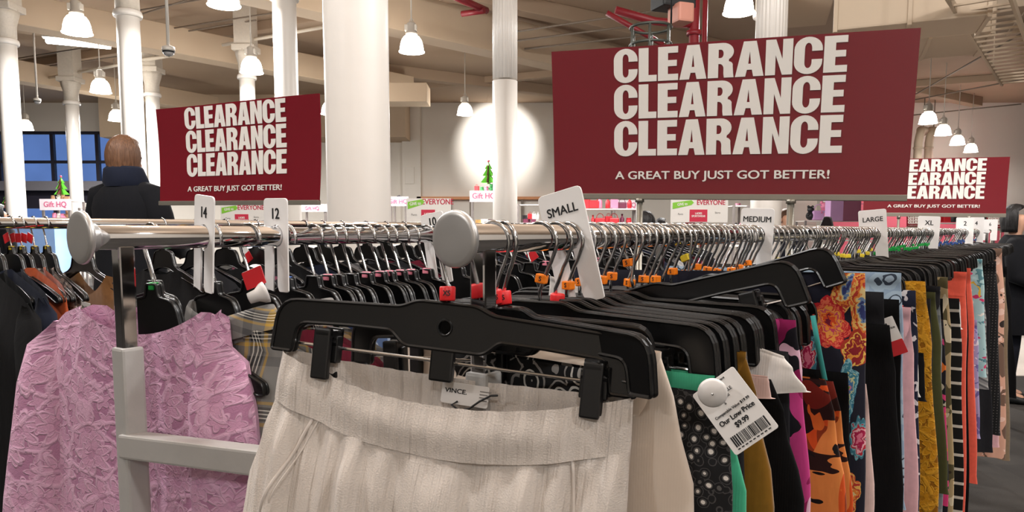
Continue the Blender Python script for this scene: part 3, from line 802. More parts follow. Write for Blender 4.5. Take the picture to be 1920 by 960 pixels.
P_BDOT = pat('black_tiny_dots', rings_pat(0, 90, [(0, (112, 106, 104)), (.14, (18, 18, 20))], 0, .1))
P_GPLAID = pat('grey_glen_plaid', stripes([(0, (116, 122, 126)), (.5, (104, 110, 114)), (.8, (136, 140, 142))], .05))
P_LAVF = pat('lavender_floral', blotch((170, 160, 206), [(30, .56, (112, 104, 168), 1), (40, .64, (228, 222, 236), 1)]))
P_MULT = pat('multicolour_print', blotch((24, 22, 30), [(16, .56, (214, 60, 120), 1), (20, .6, (224, 116, 46), 1), (26, .66, (190, 180, 160), 1)]))
P_ANIM = pat('brown_animal_print', blotch((150, 132, 120), [(34, .5, (70, 58, 54), .5), (44, .62, (206, 194, 184), .6)]))
P_GCHK = pat('grey_check', stripes([(0, (140, 138, 138)), (.4, (96, 96, 98)), (.7, (170, 168, 166))], .02, .5))
P_NAVW = pat('navy_white_print', blotch((28, 34, 56), [(50, .58, (210, 210, 214), 1)]))
P_DKFL = pat('dark_floral', blotch((28, 26, 30), [(26, .6, (120, 60, 80), 1), (30, .66, (90, 100, 120), 1)]))
def flowers(k, uv, base, lst):
    c = lin(base); sep = None
    nz = k.noise(uv, 34, 3, .6, .8).outputs[0]; nz2 = k.noise(uv, 75, 2, .5, 1.8).outputs[0]
    for (cx, cz, rx, rz, rot, pet, pk, stops) in lst:
        q = k.map(uv, (1, 1, 1), (-cx, -cz, 0)); q = k.map(q, (1/rx, 1/rz, 1), (0, 0, 0), (0, 0, 0)) if not rot else k.n('Mapping', {'Vector': k.n('Mapping', {'Vector': q, 'Rotation': (0, 0, rot)}).outputs[0], 'Scale': (1/rx, 1/rz, 1)}).outputs[0]
        s = k.n('SeparateXYZ', {0: q}); r = k.math('SQRT', k.math('ADD', k.math('MULTIPLY', s.outputs[0], s.outputs[0]), k.math('MULTIPLY', s.outputs[1], s.outputs[1])))
        an = k.math('ARCTAN2', s.outputs[1], s.outputs[0])
        sc = k.math('MULTIPLY', k.math('ABSOLUTE', k.math('SINE', k.math('MULTIPLY', an, pet/2))), pk)
        rho = k.math('ADD', k.math('MULTIPLY', r, k.math('SUBTRACT', 1.0+pk*.6, sc)), k.math('MULTIPLY', k.math('SUBTRACT', nz, .5), .55))
        band = k.math('ADD', rho, k.math('MULTIPLY', k.math('SUBTRACT', nz2, .5), 1.1))
        m = k.math('LESS_THAN', rho, 1.0); c = k.mix(m, c, k.ramp(band, stops, 'CONSTANT'))
    return c
#SECTION3
# ------------------------------------------------------------------ front hanger and ivory skirt
random.seed(4)
FYAW, FT = R(20), R(-6)
h0 = pants_hanger(RA, .012, 'black clip hanger nearest the camera holding the ivory skirt, with red XS ring', None, M_RED, 'XS', yaw=FYAW, tilt=FT, roll=R(4.3), flip=-1, clips=(-.116, .138), rnd=True, rz=-.052, dx=-.012, lift=.006)
h0.scale = (.925, 1, 1)
sk = empty('skirt', h0.location, 0, 'ivory skirt with gathered elastic waistband clipped to the hanger nearest the camera', 'skirt'); sk.rotation_euler = h0.rotation_euler
WT, WB = -.116, -.158
cloth('waistband', C_CREAM, sk, ((0, .150), (1, .153)), ((0, .159), (1, .161)), lambda x: WT, WB, ((0, .017), (.5, .021), (1, .018)), ((0, .0012), (1, .0016)), 4, 7, 260, 10, .027, .007, False, (330, .0019), True, .0, pinch=((-.107, .128), 3))
bmw = bmesh.new()
# the hem of the waistband follows the same sag, so the skirt starts there
cloth('skirt_body', C_CREAM, sk, ((0, .153), (.06, .162), (.14, .172), (.4, .185), (1, .20)), ((0, .161), (.1, .163), (.4, .17), (1, .19)), lambda x: WB+.001, -.72, ((0, .0155), (.08, .024), (.4, .04), (1, .05)), ((0, .0012), (.06, .005), (.3, .009), (1, .014)), 8, 11, 300, 40, .027, .007, False, (240, .0042), False, .004, 1.3, pinch=((-.107, .128), .12))
bmw.free()
from mathutils.bvhtree import BVHTree
skb = bpy.data.objects['skirt_body']; bt = BVHTree.FromPolygons([v.co for v in skb.data.vertices], [tuple(p.vertices) for p in skb.data.polygons])
def on_skirt(x, z):
    h = bt.ray_cast(Vector((x, -.3, z)), Vector((0, 1, 0)))[0]; return h if h else Vector((x, -.03, z))
pkp = [on_skirt(-.112-.055*t, -.172-.15*t)+Vector((0, -.0012, 0)) for t in [k/18 for k in range(19)]]
bm = bmesh.new(); tube(bm, pkp, .0016, 8); tube(bm, [p+Vector((.006, .0004, 0)) for p in pkp], .0007, 6)
po = link('pocket_edge', bm_me(bm), C_CREAM, sk)
po2 = on_skirt(.125, -.17)
bm = bmesh.new(); tube(bm, [on_skirt(.118+.02*t, -.170-.15*t)+Vector((0, -.001, 0)) for t in [k/14 for k in range(15)]], .0013, 8); link('pocket_edge', bm_me(bm), C_CREAM, sk)
M_LABEL = plain('woven_label', (214, 210, 206), .7)
me = stand(curve_me([rrect(-.021, -.009, .021, .009, .002)], .0006, .0002)); lb = link('brand_label', me, M_LABEL, sk, loc=(.018, .0125, -.135), rot=(R(-6), 0, 0)); lb['label'] = 'white woven label with black lettering'
link('lettering', stand(text_me('VINCE.', .0052, .012, 1.25, .0002, 'CENTER')), M_INK, lb, loc=(-.008, -.0008, .002))
bm = bmesh.new()
for k, y in enumerate((.004, .0015, -.001, -.0035)): box(bm, .013, -.0009, y, .023-.003*(k % 2), -.0007, y+.0009)
link('care_print', bm_me(bm), plain('grey_print', (120, 116, 112), .7), lb)
cord = tubeme([(.0, 0, -.006), (-.004, -.003, -.009), (.003, -.004, -.0125), (.012, -.004, -.010), (.02, -.003, -.003), (.029, -.002, .003), (.035, -.002, .004)], .0009, 6)
link('hang_cord', cord, M_INK, sk, loc=(.013, .010, -.135))
#
# ------------------------------------------------------------------ garments on the right rail
def side_garment(name, label, cat, s, ut, ub, vt, mat, zb=-.85, hl=.15, th=.012, seed=1, vb=None, rail=RA, amp=1.0, nf=5, group=None, topr=0, band=None, parts=None, yaw=0, tilt=0, thick_top=None, sagf=0):
    "a garment whose near edge is seen from (ut, vt) at the top to (ub, ~900) lower down"
    wt = w_for(rail, s, ut, vt); vlo = min(vb or 940, 940); wb = w_for(rail, s, ub, vlo)
    z0 = z_for(rail, s, wt, vt)-rail.z
    if vb and vb < 955: zb = z_for(rail, s, wb, vb)-rail.z
    zlo = z_for(rail, s, wb, vlo)-rail.z
    tl = min(.95, max(.05, (zlo-z0)/(zb-z0)))
    hr = ((0, wt), (tl*.3, wt+(wb-wt)*.4), (tl, wb), (1, wb+.004))
    kw = dict(hl=((0, hl), (1, hl+.01)), hr=hr, zt=lambda x: z0+topr*(wt-x), zb=zb, th=((0, thick_top or th*.6), (.1, th), (1, th*1.25)), amp=((0, .001*amp), (.15, .003*amp), (1, .0055*amp)), nf=nf, seed=seed, cols=90, sagf=sagf)
    loc = rail+D*s; rot = Euler((tilt, 0, RZ+yaw), 'XYZ')
    if band is None and not parts:
        o = cloth(name, mat, None, loc=loc, rot=rot, **kw); prop(o, label, cat, group); return o
    e = empty(name, loc, 0, label, cat, group); e.rotation_euler = rot
    cloth('cloth', mat, e, **kw)
    if band:
        bm_, bh = band
        k2 = dict(kw); k2.update(hl=((0, hl+.001), (1, hl+.002)), hr=((0, wt+.0015), (1, wt+.002)), zt=lambda x: z0+.001+topr*(wt-x), zb=z0-bh+topr*wt*.5, th=((0, th*.75), (1, th*.95)), rows=5, follow=True, hemwave=0, amp=((0, .001), (1, .0025*amp)))
        cloth('waistband', bm_, e, **k2)
    return e
def tag(label, loc, rot, size, red=False, lines=(), body=None, group=None, ball=None, hole=True):
    "a swing ticket of card: x to the right, z up, facing -y"
    w, hh = size; e = empty('price_tag', loc, 0, label, 'price tag', group); e.rotation_euler = rot
    link('card', stand(curve_me([rrect(-w/2, -hh/2, w/2, hh/2, w*.05)], .0004, .0002)), body or plain('ticket_card', (226, 223, 220), .5), e)
    if red: link('red_panel', stand(curve_me([rrect(-w/2, -hh/2, w/2, -hh/2+hh*red, w*.04)], .0006, .0002)), plain('clearance_sticker', (196, 26, 36), .45), e)
    for (x, z, tx, sz, bold) in lines:
        link('lettering', stand(text_me(tx, sz, bold, .95, .0002)), M_INK, e, loc=(x, -.0006, z))
    return e
# second and third hanger behind the skirt
pants_hanger(RA, .046, 'short black clip hanger directly behind the ivory skirt hanger, red ring by the post', None, M_RED, 'XS', yaw=R(19), flip=1, rnd=True, rz=-.05, tilt=R(3)).scale = (.8, 1, 1)
pants_hanger(RA, .060, 'black clip hanger with red XS ring right of the nearest chrome post', None, M_RED, 'XS', yaw=R(-7), flip=1, rnd=True, rz=-.052).scale = (.9, 1, 1)
side_garment('blouse', 'black and white medallion print garment just behind the ivory skirt', 'garment', .064, 1150, 1160, 690, P_BW, -.7, .150, .009, 3, yaw=R(-7))
g = side_garment('trousers', 'cream trousers with rolled waist showing right behind the ivory skirt', 'trousers', .074, 1236, 1302, 662, C_CREAM2, -.95, .14, .014, 5, amp=.5, nf=2, band=(C_CREAM2, .045), sagf=.026)
side_garment('top', 'black circle print top behind the cream trousers, carrying the $9.99 ticket', 'garment', .088, 1362, 1374, 742, P_DOT, -.75, .12, .008, 8, amp=.7)
h3 = pants_hanger(RA, .118, 'black clip hanger with orange S ring beside the small size divider', None, M_ORANGE, 'S', yaw=R(1), flip=1, rz=-.038)
side_garment('trousers', 'mint green trousers between the circle print top and the mustard corduroys', 'trousers', .118, 1342, 1400, 704, C_GREEN, -.9, .14, .010, 9, amp=.8)
pants_hanger(RA, .145, 'black clip hanger right behind the mint green trousers', None, M_RED, None, yaw=R(-1), flip=1, rnd=True, rz=-.06)
pants_hanger(RA, .165, 'black clip hanger holding the mustard corduroy trousers', None, M_ORANGE, 'S', yaw=R(0), flip=1)
side_garment('trousers', 'mustard corduroy trousers in the middle of the right rail', 'trousers', .168, 1396, 1452, 662, C_MUST, -.95, .15, .012, 12, nf=3, band=(C_MUST, .03))
side_garment('skirt', 'plain black skirt hanging behind the mustard corduroys', 'skirt', .205, 1446, 1508, 712, C_BLACK, -.8, .15, .014, 13)
side_garment('camisole', 'folded blush pink camisole on top of the black skirt', 'garment', .196, 1440, 1446, 706, C_BLUSH, -.2, .10, .004, 14, vb=742, amp=.3)
side_garment('blouse', 'white blouse hem with a small black loop over the black skirt', 'garment', .226, 1470, 1512, 668, C_WHITE, -.21, .06, .006, 15, vb=738, topr=.25, amp=.6)
for i, s in enumerate((.19, .21, .232)):
    pants_hanger(RA, s, 'black clip hanger with orange S ring crowded behind the mustard corduroys', 'hangers with orange rings behind the mustard corduroys', M_ORANGE, 'S', yaw=R((-2, 3, 0)[i]), flip=1, rz=-.045)
pants_hanger(RA, .275, 'black clip hanger lifted and tilted above its neighbours left of the floral dress', None, M_ORANGE, 'S', yaw=R(4), roll=R(-16.5), flip=1, rz=-.03)
side_garment('blouse', 'magenta and dark floral blouse behind the black skirt', 'garment', .285, 1492, 1520, 600, P_MAG, -.5, .13, .010, 16)
TD = side_garment('dress', 'orange and black tropical print dress beside the magenta blouse', 'dress', .325, 1548, 1588, 712, P_TROP, -.95, .13, .012, 17)
tw = P(1524, 592, .80), P(1536, 660, .79), P(1552, 740, .785), P(1566, 830, .78), P(1568, 900, .78)
tdm = Matrix.Translation(TD.location) @ TD.rotation_euler.to_matrix().to_4x4(); tdi = tdm.inverted()
link('green_piping', tubeme([tdi @ q for q in tw], .0028, 8), pat('green_teal_border', stripes([(0, (46, 132, 128)), (.4, (120, 150, 60)), (.7, (60, 90, 150))], .12)), TD)
side_garment('dress', 'second orange and brown tropical dress just behind the first one', 'dress', .37, 1562, 1600, 715, P_TROP, -.95, .13, .010, 19)
# the big navy floral dress
SF = .43
def loc_px(u, v, s=SF):
    w = w_for(RA, s, u, v); return (w, z_for(RA, s, w, v)-RA.z)
FL = []
warm = [(0, (120, 20, 50)), (.16, (226, 80, 40)), (.3, (246, 150, 60)), (.42, (214, 70, 110)), (.52, (250, 168, 80)), (.68, (226, 66, 60)), (.8, (246, 120, 90)), (.9, (206, 40, 50))]
leaf = [(0, (60, 70, 130)), (.22, (120, 150, 190)), (.34, (240, 214, 150)), (.48, (236, 140, 60)), (.62, (196, 60, 50)), (.76, (244, 190, 100)), (.9, (232, 110, 60))]
redy = [(0, (140, 30, 40)), (.3, (226, 150, 60)), (.45, (150, 36, 40)), (.7, (236, 190, 90)), (.86, (180, 60, 40))]
teal = [(0, (120, 160, 60)), (.2, (214, 120, 150)), (.34, (70, 120, 170)), (.5, (200, 206, 160)), (.62, (60, 130, 150)), (.8, (140, 190, 200)), (.92, (50, 120, 150))]
pinkf = [(0, (230, 120, 150)), (.3, (180, 30, 80)), (.5, (240, 180, 190)), (.66, (190, 40, 60)), (.8, (120, 180, 190)), (.92, (60, 120, 140))]
for (u, v, du, dv, rot, pet, pkk, st) in ((1590, 540, 22, 62, .35, 3, .2, leaf), (1618, 580, 20, 80, -.1, 3, .2, leaf), (1558, 604, 34, 46, -.3, 7, .25, warm), (1606, 655, 24, 34, .2, 5, .3, redy),
                                   (1586, 742, 20, 66, .12, 5, .25, teal), (1520, 668, 17, 44, 0, 9, .2, pinkf), (1545, 790, 18, 32, .3, 4, .3, redy), (1556, 850, 16, 34, -.2, 4, .3, redy), (1612, 820, 16, 40, 0, 9, .2, pinkf), (1592, 930, 20, 44, .2, 5, .3, leaf)):
    a = loc_px(u, v); b = loc_px(u+du, v); c = loc_px(u, v+dv)
    FL.append((a[0], a[1], abs(b[0]-a[0]), abs(c[1]-a[1]), rot, pet, pkk, st))
P_FLOR = pat('navy_large_floral', lambda k, uv: flowers(k, uv, (27, 28, 44), FL), .7, .2)
pants_hanger(RA, .425, 'black clip hanger lifted highest above the navy floral dress', None, M_YELLOW, None, yaw=R(-2), roll=R(-20), flip=1, rz=-.03)
side_garment('dress', 'navy dress printed with large orange, blue and pink flowers', 'dress', SF, 1622, 1622, 512, P_FLOR, -1.0, .155, .014, 21, amp=.5, nf=2, topr=-.02)
side_garment('sleeve_blouse', 'pale pink blouse sleeve with ruched cuff hanging below the navy floral dress', 'garment', .50, 1624, 1640, 720, C_BLUSH, -.8, .05, .012, 22, nf=7)
side_garment('skirt', 'black wool skirt between the navy floral dress and the pale pink trousers', 'skirt', .60, 1668, 1694, 610, C_BLACK, -.9, .15, .016, 23)
tag('cream swing ticket with red lower half beside the navy floral dress', P(1664, 634, 1.02), Euler((0, R(-24), R(-20))), (.034, .054), .38, ((0, .012, 'Our Low Price', .005, .01), (0, .018, '$14.99', .005, .02)))
tag('plain red ticket above the pale pink trousers', P(1672, 582, 1.16), Euler((0, R(8), R(-25))), (.03, .022), .99)
side_garment('skirt', 'light blue swirl print skirt above the pale pink trousers', 'skirt', .72, 1690, 1694, 512, P_LBLUE, -.4, .15, .012, 24)
side_garment('trousers', 'pale pink wool trousers on the right rail', 'trousers', .80, 1706, 1722, 578, C_PINK, -1.0, .14, .016, 25, nf=3, band=(C_PINK, .06))
side_garment('trousers', 'navy and white printed trousers behind the pale pink trousers', 'trousers', .90, 1717, 1724, 545, P_NAVW, -1.0, .15, .010, 26)
side_garment('trousers', 'white edged black trousers beside the mustard lace trousers', 'trousers', .97, 1716, 1722, 556, C_WHITE, -.85, .15, .006, 27, vb=740)
side_garment('trousers', 'mustard lace trousers on the right rail', 'trousers', 1.05, 1735, 1760, 528, M_MLACE, -1.05, .15, .016, 28, nf=3)
side_garment('shorts', 'small black garment hanging against the mustard lace trousers', 'garment', 1.0, 1732, 1734, 662, C_BLACK, -.6, .08, .006, 29, vb=756)
side_garment('trousers', 'grey glen plaid trousers behind the mustard lace', 'trousers', 1.22, 1762, 1768, 538, P_GPLAID, -1.0, .15, .016, 30, band=(C_CHAR, .05))
side_garment('trousers', 'olive green trousers under the grey plaid pair', 'trousers', 1.18, 1754, 1775, 548, C_OLIVE, -1.0, .15, .012, 31, vb=930)
side_garment('dress', 'black dress with pink and orange print behind the olive trousers', 'dress', 1.30, 1768, 1778, 600, P_MULT, -1.0, .15, .012, 32)
side_garment('trousers', 'tan camouflage trousers beside the striped top', 'trousers', 1.45, 1777, 1788, 520, P_CAMO, -1.1, .15, .014, 33)
side_garment('hoodie', 'white and grey hooded top with loops in front of the coral trousers', 'garment', 1.62, 1800, 1802, 566, C_WHITE, -.35, .04, .016, 34, vb=614)
side_garment('top', 'black top with white horizontal bars on the right rail', 'garment', 1.60, 1799, 1806, 560, P_STRIPE, -1.1, .15, .010, 35)
side_garment('trousers', 'coral trousers nearer the camera on the right rail', 'trousers', 1.75, 1811, 1810, 511, C_CORAL, -.95, .15, .016, 36, band=(C_CORAL, .06))
side_garment('trousers', 'black trousers between the two coral pairs', 'trousers', 1.90, 1812, 1816, 520, C_BLACK, -1.0, .15, .010, 37)
side_garment('trousers', 'longer coral trousers farther along the right rail', 'trousers', 2.05, 1820, 1830, 503, C_CORAL, -1.0, .15, .018, 38, vb=905)
side_garment('dress', 'lavender floral dress behind the longer coral trousers', 'dress', 2.25, 1832, 1836, 600, P_LAVF, -1.0, .15, .012, 39, vb=820)
side_garment('trousers', 'aqua floral trousers with pink flowers at the far end of the right rail', 'trousers', 2.40, 1842, 1848, 486, P_AQUA, -.85, .16, .022, 40, vb=705)
side_garment('skirt', 'grey patterned skirt below the aqua floral trousers', 'skirt', 2.55, 1846, 1852, 560, P_GCHK, -.9, .15, .014, 41, vb=728)
side_garment('trousers', 'black trousers with tiny dots at the far end of the right rail', 'trousers', 3.0, 1868, 1874, 490, P_BDOT, -.95, .18, .03, 42, vb=815)
side_garment('skirt', 'pink hem peeking out below the tiny dotted trousers', 'skirt', 3.1, 1866, 1872, 640, C_PINK, -1.0, .12, .02, 43, vb=838)
side_garment('trousers', 'pink camouflage trousers at the far end of the right rail', 'trousers', 3.3, 1879, 1884, 466, P_PCAMO, -1.0, .17, .024, 44, vb=860)
side_garment('skirt', 'tan skirt behind the pink camouflage trousers', 'skirt', 3.6, 1885, 1892, 520, fabric('tan_cloth', (128, 110, 88)), -1.0, .15, .02, 45, vb=862)
for i, (s, u, v, lab) in enumerate(((.5, 1600, 600, 'black'), (.66, 1657, 548, 'charcoal'), (.705, 1686, 562, 'black'), (1.12, 1745, 560, 'dark'), (1.36, 1768, 560, 'navy'), (2.7, 1850, 520, 'dark'), (3.8, 1888, 500, 'black'), (.25, 1478, 660, 'black'), (.13, 1380, 700, 'black'), (.155, 1392, 720, 'black'), (.40, 1590, 700, 'black'))):
    side_garment('skirt', 'plain dark garment squeezed in among the coloured ones on the right rail', 'garment', s, u, u+4, v, C_BLACK if i % 2 == 0 else C_CHAR, -.8, .15, .008, 60+i, group='dark garments on the right rail')
tag('white swing ticket priced $9.99 with a barcode, on the black circle print top', P(1377, 770, .53), Euler((R(-12), R(-40), R(-20))), (.0375, .053), 0,
    ((0, -.003, 'Our Low Price', .0052, .02), (0, -.009, '$9.99', .0054, .02), (0, .0025, 'Comparable Value $19.99', .0030, .005), (-.002, .008, 'S', .0032, .01), (-.002, .0115, '8 SEP CAPRIS', .0024, .005), (-.002, .015, 'BLACK CIRCLE', .0034, .01), (.004, .0235, '11 240  03/18', .0018, .01)))
tg = bpy.data.objects['price_tag.002']
bm = bmesh.new(); rb = random.Random(5); x = -.0145
while x < .0145:
    w = rb.choice((.0004, .0006, .0011)); box(bm, x, -.0008, -.0222, x+w, -.0005, -.0140); x += w+rb.choice((.0004, .0005, .0009))
link('barcode', bm_me(bm), M_INK, tg)
bm = bmesh.new()
for k in range(9): box(bm, -.0145+k*.0033, -.0008, -.0242, -.0125+k*.0033, -.0005, -.0234)
link('barcode_digits', bm_me(bm), M_INK, tg)
p = P(1336, 737, .522); e = empty('security_tag', p, R(-15), 'round white plastic security tag on the corner of the $9.99 ticket', 'security tag')
bm = bmesh.new(); lathe(bm, [(.0001, -.004), (.004, -.0036), (.009, -.002), (.0105, 0), (.0105, .002)], 28); me = bm_me(bm); me.transform(Matrix.Rotation(-PI/2, 4, 'X')); link('disc', me, plain('white_tag_plastic', (214, 211, 208), .45), e)
bm = bmesh.new(); lathe(bm, [(.0001, -.0046), (.0008, -.0044), (.0009, -.003)], 12); me = bm_me(bm); me.transform(Matrix.Rotation(-PI/2, 4, 'X')); link('pin', me, M_STEEL, e)

# remaining hangers crowded along the right rail
def run(s0, s1, step, ring, text, lab, grp, rz=-.046, skip=(), every=1, seed=1):
    rr = random.Random(seed); s = s0; i = 0
    while s < s1:
        if all(abs(s-q) > .012 for q in skip):
            pants_hanger(RA, s, lab, grp, ring if (i % every == 0) else None, text, yaw=R(rr.uniform(-5, 5)), tilt=R(rr.uniform(-3, 3)), roll=R(rr.uniform(-1.5, 1.5)), flip=1 if rr.random() < .93 else -1, rz=rz+rr.uniform(-.008, .006))
        s += step*rr.uniform(.6, 1.4); i += 1
DIV = (.168, .73, 1.65, 2.64)
run(.25, .71, .019, M_ORANGE, 'S', 'black clip hanger with chrome hook in the section between the small and medium dividers', 'hangers of the small section', skip=DIV+(.275, .425), every=2, seed=2)
run(.745, 1.63, .025, M_YELLOW, None, 'black clip hanger with chrome hook in the section between the medium and large dividers', 'hangers of the medium section', skip=DIV, every=2, seed=3)
run(1.67, 2.62, .034, M_GREEN, None, 'black clip hanger with green ring between the large and XL dividers', 'hangers of the large section', skip=DIV, seed=4)
run(2.68, 4.6, .055, M_BLUE, None, 'black clip hanger with chrome hook beyond the XL divider', 'hangers beyond the XL divider', skip=DIV, seed=5)

# ------------------------------------------------------------------ size dividers
def divider(rail, s, text, label, w=.05, up=.06, dn=.06, roll=0, yaw=0, tsize=.014, bold=.012, sx=1.0, loff=0, dz=0):
    e = empty('size_divider', rail+D*s+Vector((0, 0, dz)), 0, label, 'size divider'); e.rotation_euler = Euler((0, roll, RZ+yaw), 'XYZ')
    r = RR+.0012
    out = fillet([(-w/2, -dn*.95), (-w/2, up), (w/2, up), (w/2, -dn), (w*.09, -dn), (w*.02, -dn*.85), (w*.02, -dn*.5), (-w*.12, -dn*.42), (-w*.12, -r*.8)], [.002, .006, .006, .003, .002, .002, .002, .002, 0], 4)
    arc = [(r*math.cos(t)-.002*0, r*math.sin(t)) for t in [R(215-k*(250)/16) for k in range(17)]]
    out += [(-w*.14-.0, -r*.75)] + arc + [(w*.02+.012*0-.001, -dn*.36), (-w*.22, -dn*.40), (-w*.22, -dn*.95)]
    link('plate', stand(curve_me([fillet([(-w/2, -dn), (-w/2, up), (w/2, up), (w/2, -dn), (w*.12, -dn), (w*.05, -dn*.9), (w*.05, -r*.9)], [.003, .006, .006, .003, .002, .002, 0], 4)
        + [(r*math.cos(t), r*math.sin(t)) for t in [R(-60+k*300/18) for k in range(19)]] + [(-w*.12, -r*1.1), (-w*.12, -dn)]], .0011, .0004)), M_WHITEP, e)
    t = link('lettering', stand(text_me(text, tsize, bold, sx, .0002)), M_INK, e, loc=(loff, -.0014, up*.58)); t['label'] = 'black printed size'
    return e
divider(RA, .168, 'SMALL', 'white plastic size divider reading SMALL, tilted on the right rail', .049, .047, .066, R(-14), R(6), .0125, .009, .95)
divider(RA, s_for(RA, 1418), 'MEDIUM', 'white plastic size divider reading MEDIUM', .052, .042, .07, R(2), R(4), .0125, .009, .95)
divider(RA, s_for(RA, 1637), 'LARGE', 'white plastic size divider reading LARGE', .066, .06, .07, R(-5), R(20), .017, .009, .95)
divider(RA, s_for(RA, 1740), 'XL', 'white plastic size divider reading XL', .075, .058, .06, R(2), R(28), .024, .012)
divider(RA, s_for(RA, 1808), '2', 'white plastic size divider reading 2, first one past the XL divider', .085, .07, .09, 0, R(32), .03, .012)
divider(RA, s_for(RA, 1829), '4', 'white plastic size divider reading 4, between the 2 and the farthest divider', .085, .08, .12, 0, R(34), .03, .012)
divider(RA, s_for(RA, 1855), '6', 'white plastic size divider reading 6, farthest on the rail', .1, .08, .06, 0, R(36), .03, .012)
divider(RB, s_for(RB, 383), '14', 'white plastic size divider reading 14, nearest one on the left rail', .043, .046, .062, R(6), R(-4), .017, .012, .9)
divider(RB, s_for(RB, 518), '12', 'white plastic size divider reading 12 on the left rail, farther along than the 14', .044, .046, .068, R(1), R(2), .0185, .012, .9)
divider(RB, s_for(RB, 815), '10', 'white plastic size divider reading 10 half behind the disc of the right rail', .044, .034, .075, R(-10), R(4), .018, .012, .9)
#SECTION4
# ------------------------------------------------------------------ tops on hangers
def tube_cloth(name, mat, parent, pts, rx, ry, seed=1, amp=.004, seg=30, yaw=0):
    "a hanging sleeve: flat oval tube along pts (local x, y, z)"
    rr = random.Random(seed); ph = [rr.uniform(0, 6.28) for _ in range(4)]
    bm = bmesh.new(); uvl = bm.loops.layers.uv.new('UVMap'); pos = {}; rings = []; n = len(pts)
    for i, p in enumerate(pts):
        t = i/(n-1); a, b = (lerpl(rx, t), lerpl(ry, t)); p = Vector(p); row = []
        for k in range(seg):
            q = 2*PI*k/seg; f = 1+amp/a*(math.sin(3*q+ph[0]+4*t)+.6*math.sin(7*t*2+ph[1]+2*q))
            v = bm.verts.new((p.x+a*math.cos(q)*f, p.y+b*math.sin(q)*f, p.z-.0*math.cos(q))); pos[v] = (p.x+q*a/1.5+2, p.z); row.append(v)
        rings.append(row)
    for i in range(n-1):
        for k in range(seg):
            kk = (k+1) % seg; f = bm.faces.new((rings[i][k], rings[i+1][k], rings[i+1][kk], rings[i][kk])); f.smooth = True
            for lp in f.loops: lp[uvl].uv = pos[lp.vert]
            us = [lp[uvl].uv.x for lp in f.loops]
            if max(us)-min(us) > .1:
                for lp in f.loops:
                    if lp[uvl].uv.x < 2.0+pts[0][0]+.02: pass
    f = bm.faces.new(rings[0][::-1]); 
    for lp in f.loops: lp[uvl].uv = pos[lp.vert]
    return link(name, bm_me(bm), mat, parent)
def make_top(name, label, cat, rail, s, mat, nw=.085, peak=-.094, dipf=.012, dipb=.03, slope=.36, sh=.19, body=.20, length=.62, th=.02, sleeves=True, collar=False, yaw=0, seed=1, dx=0, group=None, tilt=0, amp=1.0, sl=.5, sleeve_out=.06, asy=0, dz=0, hemw=None, nf=4):
    e = empty(name, rail+D*s+NV*dx+Vector((0, 0, dz)), 0, label, cat, group); e.rotation_euler = Euler((tilt, 0, RZ+yaw), 'XYZ')
    zt = lambda x: (peak-dipf*(1-(x/nw)**2)) if abs(x) < nw else peak-slope*(abs(x)-nw)-1.6*max(0, abs(x)-sh*.86)**1.3
    hb = hemw or body
    cloth('body', mat, e, ((0, sh+asy), (.25, body+asy), (1, hb+asy)), ((0, sh-asy), (.25, body-asy), (1, hb-asy)), zt, peak-length, ((0, .019), (.15, max(th, .017)), (1, th*1.3)), ((0, .0006*amp), (.2, .004*amp), (1, .008*amp)), nf, seed, 90, 28, 0, dipb-dipf if False else 0, False, open_top=lambda x: 1.0 if abs(x) < nw else .42)
    if sleeves:
        for sg in (-1, 1):
            x0 = sg*(sh-.03-sg*asy); z0 = zt(sh*.85)-.012
            pts = [(x0, 0, z0), (x0+sg*.018, -.002, z0-.03)]+[(x0+sg*(.018+sleeve_out*t), -.006-.012*t, z0-.03-(sl-.03)*t) for t in [k/10 for k in range(1, 11)]]
            tube_cloth('sleeve', mat, e, pts, ((0, .006), (.06, .03), (.16, .045), (.5, .052), (1, .045)), ((0, .004), (.1, .016), (.3, .022), (1, .024)), seed+sg, .003*amp)
    if collar:
        bm = bmesh.new(); uvl = bm.loops.layers.uv.new('UVMap'); rows = []; n = 40
        for j, (f, dz_) in enumerate(((1.0, -.006), (.97, .012), (1.0, .026), (1.07, .020), (1.16, .0))):
            rows.append([bm.verts.new((nw*f*math.copysign(abs(math.cos(q))**.8, math.cos(q)), .026*f*math.sin(q), peak-.018*(1-abs(math.cos(q)))+dz_)) for q in [2*PI*k/n for k in range(n)]])
        for j in range(4):
            for k in range(n):
                kk = (k+1) % n; f = bm.faces.new((rows[j][k], rows[j+1][k], rows[j+1][kk], rows[j][kk])); f.smooth = True
                for lp in f.loops: lp[uvl].uv = (lp.vert.co.x+.3, lp.vert.co.z*1.5+lp.vert.co.x*.4)
        link('collar', bm_me(bm), mat, e)
    return e
random.seed(11)
